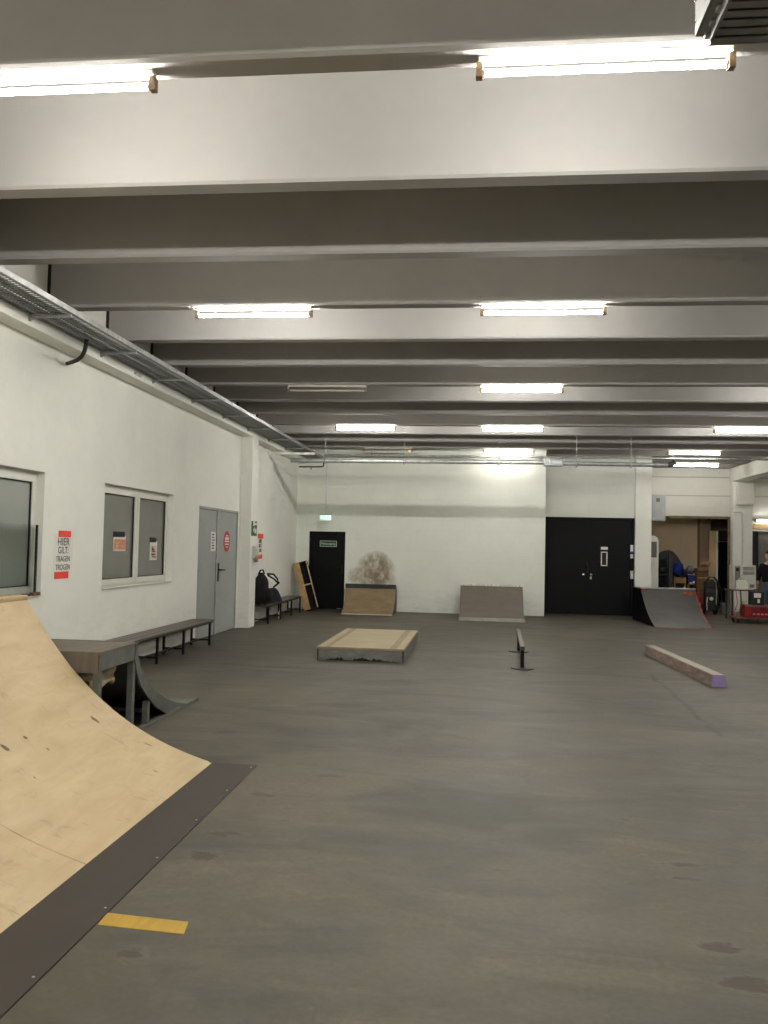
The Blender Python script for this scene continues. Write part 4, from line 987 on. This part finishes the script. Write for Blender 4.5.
# pale board standing behind
x0, y0, z0, x1, y1, z1 = bx(709.5, 531, 717.5, 600, 25.6, .05, True)
t = thing('door_panel', 'pale beige door panel standing on edge beside the dark doorway of the alcove', 'board', (x0, 25.6, 0))
MB().box(x0, 25.6, 0, x1-.04, 25.65, z1).build('panel', simple('beige_board', rgb(196, 172, 134), .6, 0, .06), t, .004); MB().box(x1-.04, 25.58, 0, x1, 25.66, z1).build('white_edge', M['pvc'], t, .003)
# dark sheet added in place of the unlit opening behind, and jambs
a, b = at(717, 530.5, 26.88), at(732, 600, 26.88)
t = bpy.data.objects.new('dark_opening', None); C.objects.link(t); t.location = (a.x, 26.88, 0); WM[t] = Matrix.Translation(t.location)
struct(t, 'dark sheet standing in for the unlit opening at the back of the storage alcove', 'door')
MB().box(a.x, 26.84, 0, b.x+.1, 26.9, a.z-.35).build('door_leaf', M['opening_dark'], t, .005); MB().box(a.x, 26.84, a.z-.33, b.x+.1, 26.9, a.z).build('transom', M['dark_grey'], t)
a, b = at(731, 517, 24.52), at(735, 600, 24.52)
struct(MB().box(6.9, 24.57, 0, 6.955, 24.63, 2.56).build('trim_5', M['old_timber'], None, .006), 'brown timber jamb beside the right-hand white pillar', 'trim')
# glazed opening in the side bay
t = bpy.data.objects.new('window_3', None); C.objects.link(t); t.location = (8.5, 24.7, 0); WM[t] = Matrix.Translation(t.location)
struct(t, 'dark glazed opening in the far wall behind the person', 'window')
MB().box(7.4, 24.7, 0, 9.6, 24.72, 2.3).build('window_pane', M['pane_dark'], t)
MB().box(7.4, 24.58, 2.24, 9.6, 24.72, 2.3).build('window_frame', M['pvc'], t, .004)
a = at(759, 540, 24.6)
MB().box(a.x-.0, 24.64, 0, a.x+.5, 24.7, 2.24).build('curtain_strip', simple('grey_blind', rgb(112, 108, 100), .8), t)
MB().box(7.4, 24.56, 2.3, 9.6, 24.6, 2.44).build('lintel_board', M['tan'], t, .004)

# table with an appliance and a canister
YT = 21.4
a, b = at(731, 589.5, YT), at(761, 591, YT)
t = thing('work_table', 'small dark-topped work table carrying the pale grey appliance', 'table', ((a.x+b.x)/2, YT+.3, 0))
tz = a.z
MB().box(a.x, YT, tz-.03, b.x, YT+.6, tz).build('table_top', M['dark_wood'], t, .006)
for xx in (a.x+.03, b.x-.07):
    for yv in (YT+.03, YT+.53): MB().box(xx, yv, 0, xx+.04, yv+.04, tz-.03).build('leg', M['dark_grey'], t)
MB().box(a.x+.05, YT+.05, .12, b.x-.05, YT+.55, .14).build('lower_shelf', M['dark_wood'], t)
c0, c1 = at(733.5, 565, YT+.2), at(756, 589, YT+.2)
t = thing('grey_appliance', 'pale grey boxy appliance with vents on the small work table', 'appliance', ((c0.x+c1.x)/2, YT+.3, tz))
MB().box(c0.x, YT+.2, tz, c1.x, YT+.55, c0.z).build('casing', M['grey_plastic'], t, .012)
w_ = c1.x-c0.x; h_ = c0.z-tz
for zz in (.62, .8):
    m = MB()
    for k in range(4): m.box(c0.x+w_*.42, YT+.19, tz+h_*(zz+.035*k), c0.x+w_*.92, YT+.202, tz+h_*(zz+.035*k)+.012)
    m.build('vent', M['grey_vent'], t)
MB().box(c0.x+w_*.06, YT+.194, tz+h_*.05, c0.x+w_*.3, YT+.202, tz+h_*.95).build('side_panel', M['grey_vent'], t)
MB().box(c0.x+w_*.1, YT+.188, tz+h_*.75, c0.x+w_*.24, YT+.196, tz+h_*.88).build('display', M['gasket'], t)
MB().box(c0.x+w_*.72, YT+.19, tz+h_*.08, c0.x+w_*.92, YT+.202, tz+h_*.22).build('badge', M['grey_vent'], t)
c0, c1 = at(737, 578, YT+.05), at(748, 590, YT+.05)
t = thing('water_canister', 'milky white plastic canister standing before the grey appliance', 'canister', ((c0.x+c1.x)/2, YT+.1, tz))
MB().box(c0.x, YT+.02, tz, c1.x, YT+.17, c0.z-.05).build('canister_body', M['translucent'], t, .03); MB().tube([(c0.x+.05, YT+.1, c0.z-.06), (c0.x+.07, YT+.1, c0.z), (c1.x-.07, YT+.1, c0.z), (c1.x-.05, YT+.1, c0.z-.06)], .014, 8).build('handle', M['translucent'], t, 0, True)
# hoses and items below
m = MB(); xx = at(740, 600, YT).x
tag(MB().tube([(xx, YT-.03, tz-.01), (xx+.02, YT-.03, .4), (xx-.01, YT-.02, .2), (xx+.05, YT-.04, .02)], .016, 8).build('garden_hose', M['green_hose'], None, 0, True), 'green hose hanging from the front of the small work table', 'hose')
xx = at(735.5, 600, YT).x
tag(MB().tube([(xx, YT-.03, tz-.01), (xx+.04, YT-.03, .42), (xx-.03, YT-.02, .2), (xx, YT-.04, .02)], .012, 8).build('extension_cord', M['pink'], None, 0, True), 'reddish cord hanging at the corner of the small work table', 'cord')
a, b = at(742, 598, YT+.2), at(752, 612, YT+.2)
tag(MB().prism([(a.x+.02, .146), (b.x-.02, .146), (b.x, .45), (a.x, .45)], 'y', YT+.15, YT+.4).build('plastic_bucket', M['translucent'], None, .02), 'milky bucket on the lower shelf of the small work table', 'bucket')
# trolley with red toolbox and dark case
YD = 20.45
a, b = at(733, 617, YD), at(790, 619, YD)
t = thing('wooden_dolly', 'flat wooden dolly on castors carrying the red toolbox', 'dolly', ((a.x+b.x)/2, YD+.3, 0))
MB().box(a.x+.06, YD, .1, b.x, YD+.55, .135).build('platform', M['cardboard'], t, .006)
for xx in (a.x+.12, b.x-.14):
    for yv in (YD+.06, YD+.45):
        MB().tube([(xx, yv, .045), (xx+.03, yv, .045)], .045, 16).box(xx-.005, yv-.015, .045, xx+.035, yv+.015, .1).build('castor', M['gasket'], t)
a, b = at(745, 605, YD+.05), at(769, 616, YD+.05)
t = thing('toolbox', 'red metal toolbox with a dark front on the wooden dolly', 'toolbox', ((a.x+b.x)/2, YD+.25, .135))
MB().box(a.x, YD+.05, .135, b.x+.06, YD+.4, a.z).build('box_body', M['bright_red'], t, .012)
MB().box(a.x+.12, YD+.04, .17, b.x+.0, YD+.052, a.z-.05).build('front_panel', M['dark_red'], t, .004)
m = MB()
for k in range(4): m.box(a.x+.17+k*.09, YD+.032, .2, a.x+.23+k*.09, YD+.042, .24)
m.build('lettering', M['pink'], t)
MB().box(a.x-.0, YD+.045, a.z-.03, b.x+.06, YD+.05, a.z).build('rim', M['grey_vent'], t)
zt = a.z
a, b = at(751.5, 590, YD+.1), at(764, 605, YD+.1)
t = thing('dark_case', 'dark square case with a white label on top of the red toolbox', 'case', ((a.x+b.x)/2, YD+.2, zt))
MB().box(a.x, YD+.1, zt, b.x, YD+.35, a.z-.03).build('case_body', M['char'], t, .015)
MB().tube([(a.x+.08, YD+.22, a.z-.035), (a.x+.1, YD+.22, a.z+.01), (b.x-.1, YD+.22, a.z+.01), (b.x-.08, YD+.22, a.z-.035)], .012, 8).build('handle', M['gasket'], t, 0, True)
ww = b.x-a.x; hh = a.z-zt
MB().box(a.x+ww*.2, YD+.092, zt+hh*.5, a.x+ww*.75, YD+.1, zt+hh*.8).box(a.x+ww*.48, YD+.092, zt+hh*.15, a.x+ww*.66, YD+.1, zt+hh*.4).build('sticker', M['white'], t)

# ------------------------------------------------------------------ person at the right edge
def skin_mesh(name, verts, edges, radii, mat, parent, sub=2, root=0):
    me = bpy.data.meshes.new(name); me.from_pydata(verts, edges, [])
    o = bpy.data.objects.new(name, me); C.objects.link(o)
    o.modifiers.new('s', 'SKIN').use_smooth_shade = True
    for i, r in enumerate(radii):
        v = me.skin_vertices[0].data[i]; v.radius = r if isinstance(r, tuple) else (r, r); v.use_root = (i == root)
    s = o.modifiers.new('u', 'SUBSURF'); s.levels = sub; s.render_levels = sub
    dg = bpy.context.evaluated_depsgraph_get(); dg.update()
    nm = bpy.data.meshes.new_from_object(o.evaluated_get(dg)); bpy.data.objects.remove(o); bpy.data.meshes.remove(me)
    bmn = bmesh.new(); bmn.from_mesh(nm); bpy.data.meshes.remove(nm)
    m = MB(); m.bm.free(); m.bm = bmn
    return m
PYY = 22.3
pc = at(768.5, 560, PYY); PX = pc.x; S = .955
t = thing('person', 'person in dark top and blue jeans standing behind the toolbox, half in view', 'person', (PX, PYY, 0), math.radians(-35))
W = WM[t]
def pv(x, y, z): return W @ Vector((x*S, y*S, z*S))
# body faces local -y
V = [(0, 0, .92), (0, .01, 1.08), (0, .015, 1.25), (0, .015, 1.38), (0, .0, 1.47), (0, -.01, 1.53),
     (-.17, .015, 1.38), (-.235, .03, 1.14), (-.25, -.08, .94), (-.235, -.13, .87),
     (.17, .015, 1.38), (.235, .03, 1.14), (.22, -.1, .97), (.19, -.16, .92),
     (-.09, 0, .86), (-.1, -.02, .48), (-.105, .02, .1), (-.11, -.1, .04),
     (.09, 0, .86), (.1, -.04, .48), (.115, .0, .1), (.125, -.12, .04)]
E_ = [(0, 1), (1, 2), (2, 3), (3, 4), (4, 5), (3, 6), (6, 7), (7, 8), (8, 9), (3, 10), (10, 11), (11, 12), (12, 13), (0, 14), (14, 15), (15, 16), (16, 17), (0, 18), (18, 19), (19, 20), (20, 21)]
Rr = [(.15, .11), (.13, .1), (.15, .11), (.13, .1), (.055, .055), (.05, .05), .058, .045, .034, .03, .058, .045, .034, .03, .085, .06, .042, .04, .085, .06, .042, .04]
Rr = [tuple(q*S for q in r) if isinstance(r, tuple) else r*S for r in Rr]
m = skin_mesh('body', [pv(*v) for v in V], E_, Rr, M['skin'], t)
# head joined on the same surface object: ovoid with nose, chin, ears
def head(mm):
    def f(u, v):
        th = PI*v; a = 2*PI*u
        r = Vector((math.sin(th)*math.cos(a)*.076, math.sin(th)*math.sin(a)*.098, math.cos(th)*.118))
        if r.z < -.02: r.x *= 1-(-r.z-.02)*2.6; r.y = r.y*(1-(-r.z-.02)*1.2)-(-r.z-.02)*.18
        if r.y < 0 and abs(r.x) < .022 and -.045 < r.z < .02: r.y -= .022*(1-abs(r.x)/.022)*(1-abs(r.z+.018)/.036 if abs(r.z+.018) < .036 else 0)
        if r.y < 0 and .008 < r.z < .03 and .015 < abs(r.x) < .045: r.y += .008
        if r.y < 0 and abs(r.x) < .026 and -.07 < r.z < -.055: r.y -= .005
        return pv(r.x, r.y-.02, r.z+1.63)
    mm.grid(40, 32, f)
    for s in (-1, 1):
        p = pv(s*.078, .0-.01, 1.625); mm.blob(p, (.014, .02, .03), 8, 10)
    # hands: palm and five fingers each
    for s, hx, hy, hz in ((-1, -.235, -.145, .855), (1, .185, -.175, .905)):
        pl = pv(hx, hy-.035, hz-.03); mm.blob(pl, (.035, .03, .045), 8, 12)
        for k, L_ in enumerate((.062, .075, .08, .072, .055)):
            if k == 0:
                q = [(hx-s*.03, hy-.03, hz-.01), (hx-s*.05, hy-.06, hz-.03), (hx-s*.048, hy-.075, hz-.055)]
            else:
                ox = (k-2.5)*.018
                q = [(hx+ox, hy-.045, hz-.05), (hx+ox, hy-.06, hz-.05-L_*.5), (hx+ox, hy-.05, hz-.05-L_)]
            mm.tube([pv(*w_) for w_ in q], [.0095, .0085, .007], 8)
head(m)
m.build('body', M['skin'], t, 0, True)
# clothes
Vt = [(0, 0, .87), (0, .01, 1.08), (0, .015, 1.25), (0, .015, 1.38), (0, .005, 1.455), (-.17, .015, 1.38), (-.235, .03, 1.14), (-.25, -.075, .95), (.17, .015, 1.38), (.235, .03, 1.14), (.222, -.09, .98)]
Et = [(0, 1), (1, 2), (2, 3), (3, 4), (3, 5), (5, 6), (6, 7), (3, 8), (8, 9), (9, 10)]
Rt = [(.19, .145), (.18, .135), (.185, .135), (.15, .118), (.07, .07), .08, .066, .05, .08, .066, .05]
Rt = [tuple(q*S for q in r) if isinstance(r, tuple) else r*S for r in Rt]
skin_mesh('jumper', [pv(*v) for v in Vt], Et, Rt, M['black_cloth'], t, 2, 2).build('jumper', M['black_cloth'], t, 0, True)
Vj = [(0, 0, 1.0), (0, 0, .86), (-.09, 0, .8), (-.1, -.02, .48), (-.105, .02, .1), (.09, 0, .8), (.1, -.04, .48), (.115, 0, .1)]
Ej = [(0, 1), (1, 2), (2, 3), (3, 4), (1, 5), (5, 6), (6, 7)]
Rj = [(.165, .125), (.16, .12), .1, .078, .068, .1, .078, .068]
Rj = [tuple(q*S for q in r) if isinstance(r, tuple) else r*S for r in Rj]
skin_mesh('jeans', [pv(*v) for v in Vj], Ej, Rj, M['jeans'], t, 2, 1).build('jeans', M['jeans'], t, 0, True)
for s in (-1, 1):
    p = pv(s*.115, -.05, .0); mm = MB().blob((0, 0, 0), (.05, .14, .05), 10, 16)
    for v in mm.bm.verts:
        if v.co.z < 0: v.co.z *= .2
        v.co.z += .012
    mm.bm.transform(Matrix.Translation(Vector((p.x, p.y, 0))) @ Matrix.Rotation(math.radians(-35), 4, 'Z')); mm.build('shoe', M['gasket'], t, 0, True)
def hair(u, v):
    th = PI*(.0+.56*v); a = 2*PI*u
    lim = 1.0 if math.sin(a) > -.45 else .62
    th *= lim
    return pv(math.sin(th)*math.cos(a)*.088, math.sin(th)*math.sin(a)*.11-.01, math.cos(th)*.13+1.637+.006*math.sin(9*a))
MB().grid(40, 14, hair).build('hair', M['hair'], t, 0, True)

# ================================================================== CAMERA, WORLD, VIEW
cam = bpy.data.cameras.new('camera'); co = bpy.data.objects.new('camera', cam); C.objects.link(co)
cam.sensor_fit = 'HORIZONTAL'; cam.sensor_width = 36; cam.lens = F_PX/768*36; cam.clip_end = 200; cam.clip_start = .05
co.matrix_world = Matrix(((RIGHT.x, UP.x, -FWD.x, EYE.x), (RIGHT.y, UP.y, -FWD.y, EYE.y), (RIGHT.z, UP.z, -FWD.z, EYE.z), (0, 0, 0, 1)))
sc = bpy.context.scene; sc.camera = co
wd = bpy.data.worlds.new('world'); sc.world = wd; wd.use_nodes = True
wd.node_tree.nodes['Background'].inputs[0].default_value = (.02, .02, .02, 1); wd.node_tree.nodes['Background'].inputs[1].default_value = 0.3
sc.view_settings.view_transform = 'Standard'; sc.view_settings.look = 'None'; sc.view_settings.gamma = 1; sc.view_settings.use_curve_mapping = False
sc.view_settings.exposure = 3.45
sc.cycles.use_denoising = True
sc.cycles.max_bounces = 10; sc.cycles.diffuse_bounces = 7; sc.cycles.glossy_bounces = 3; sc.cycles.sample_clamp_indirect = 8
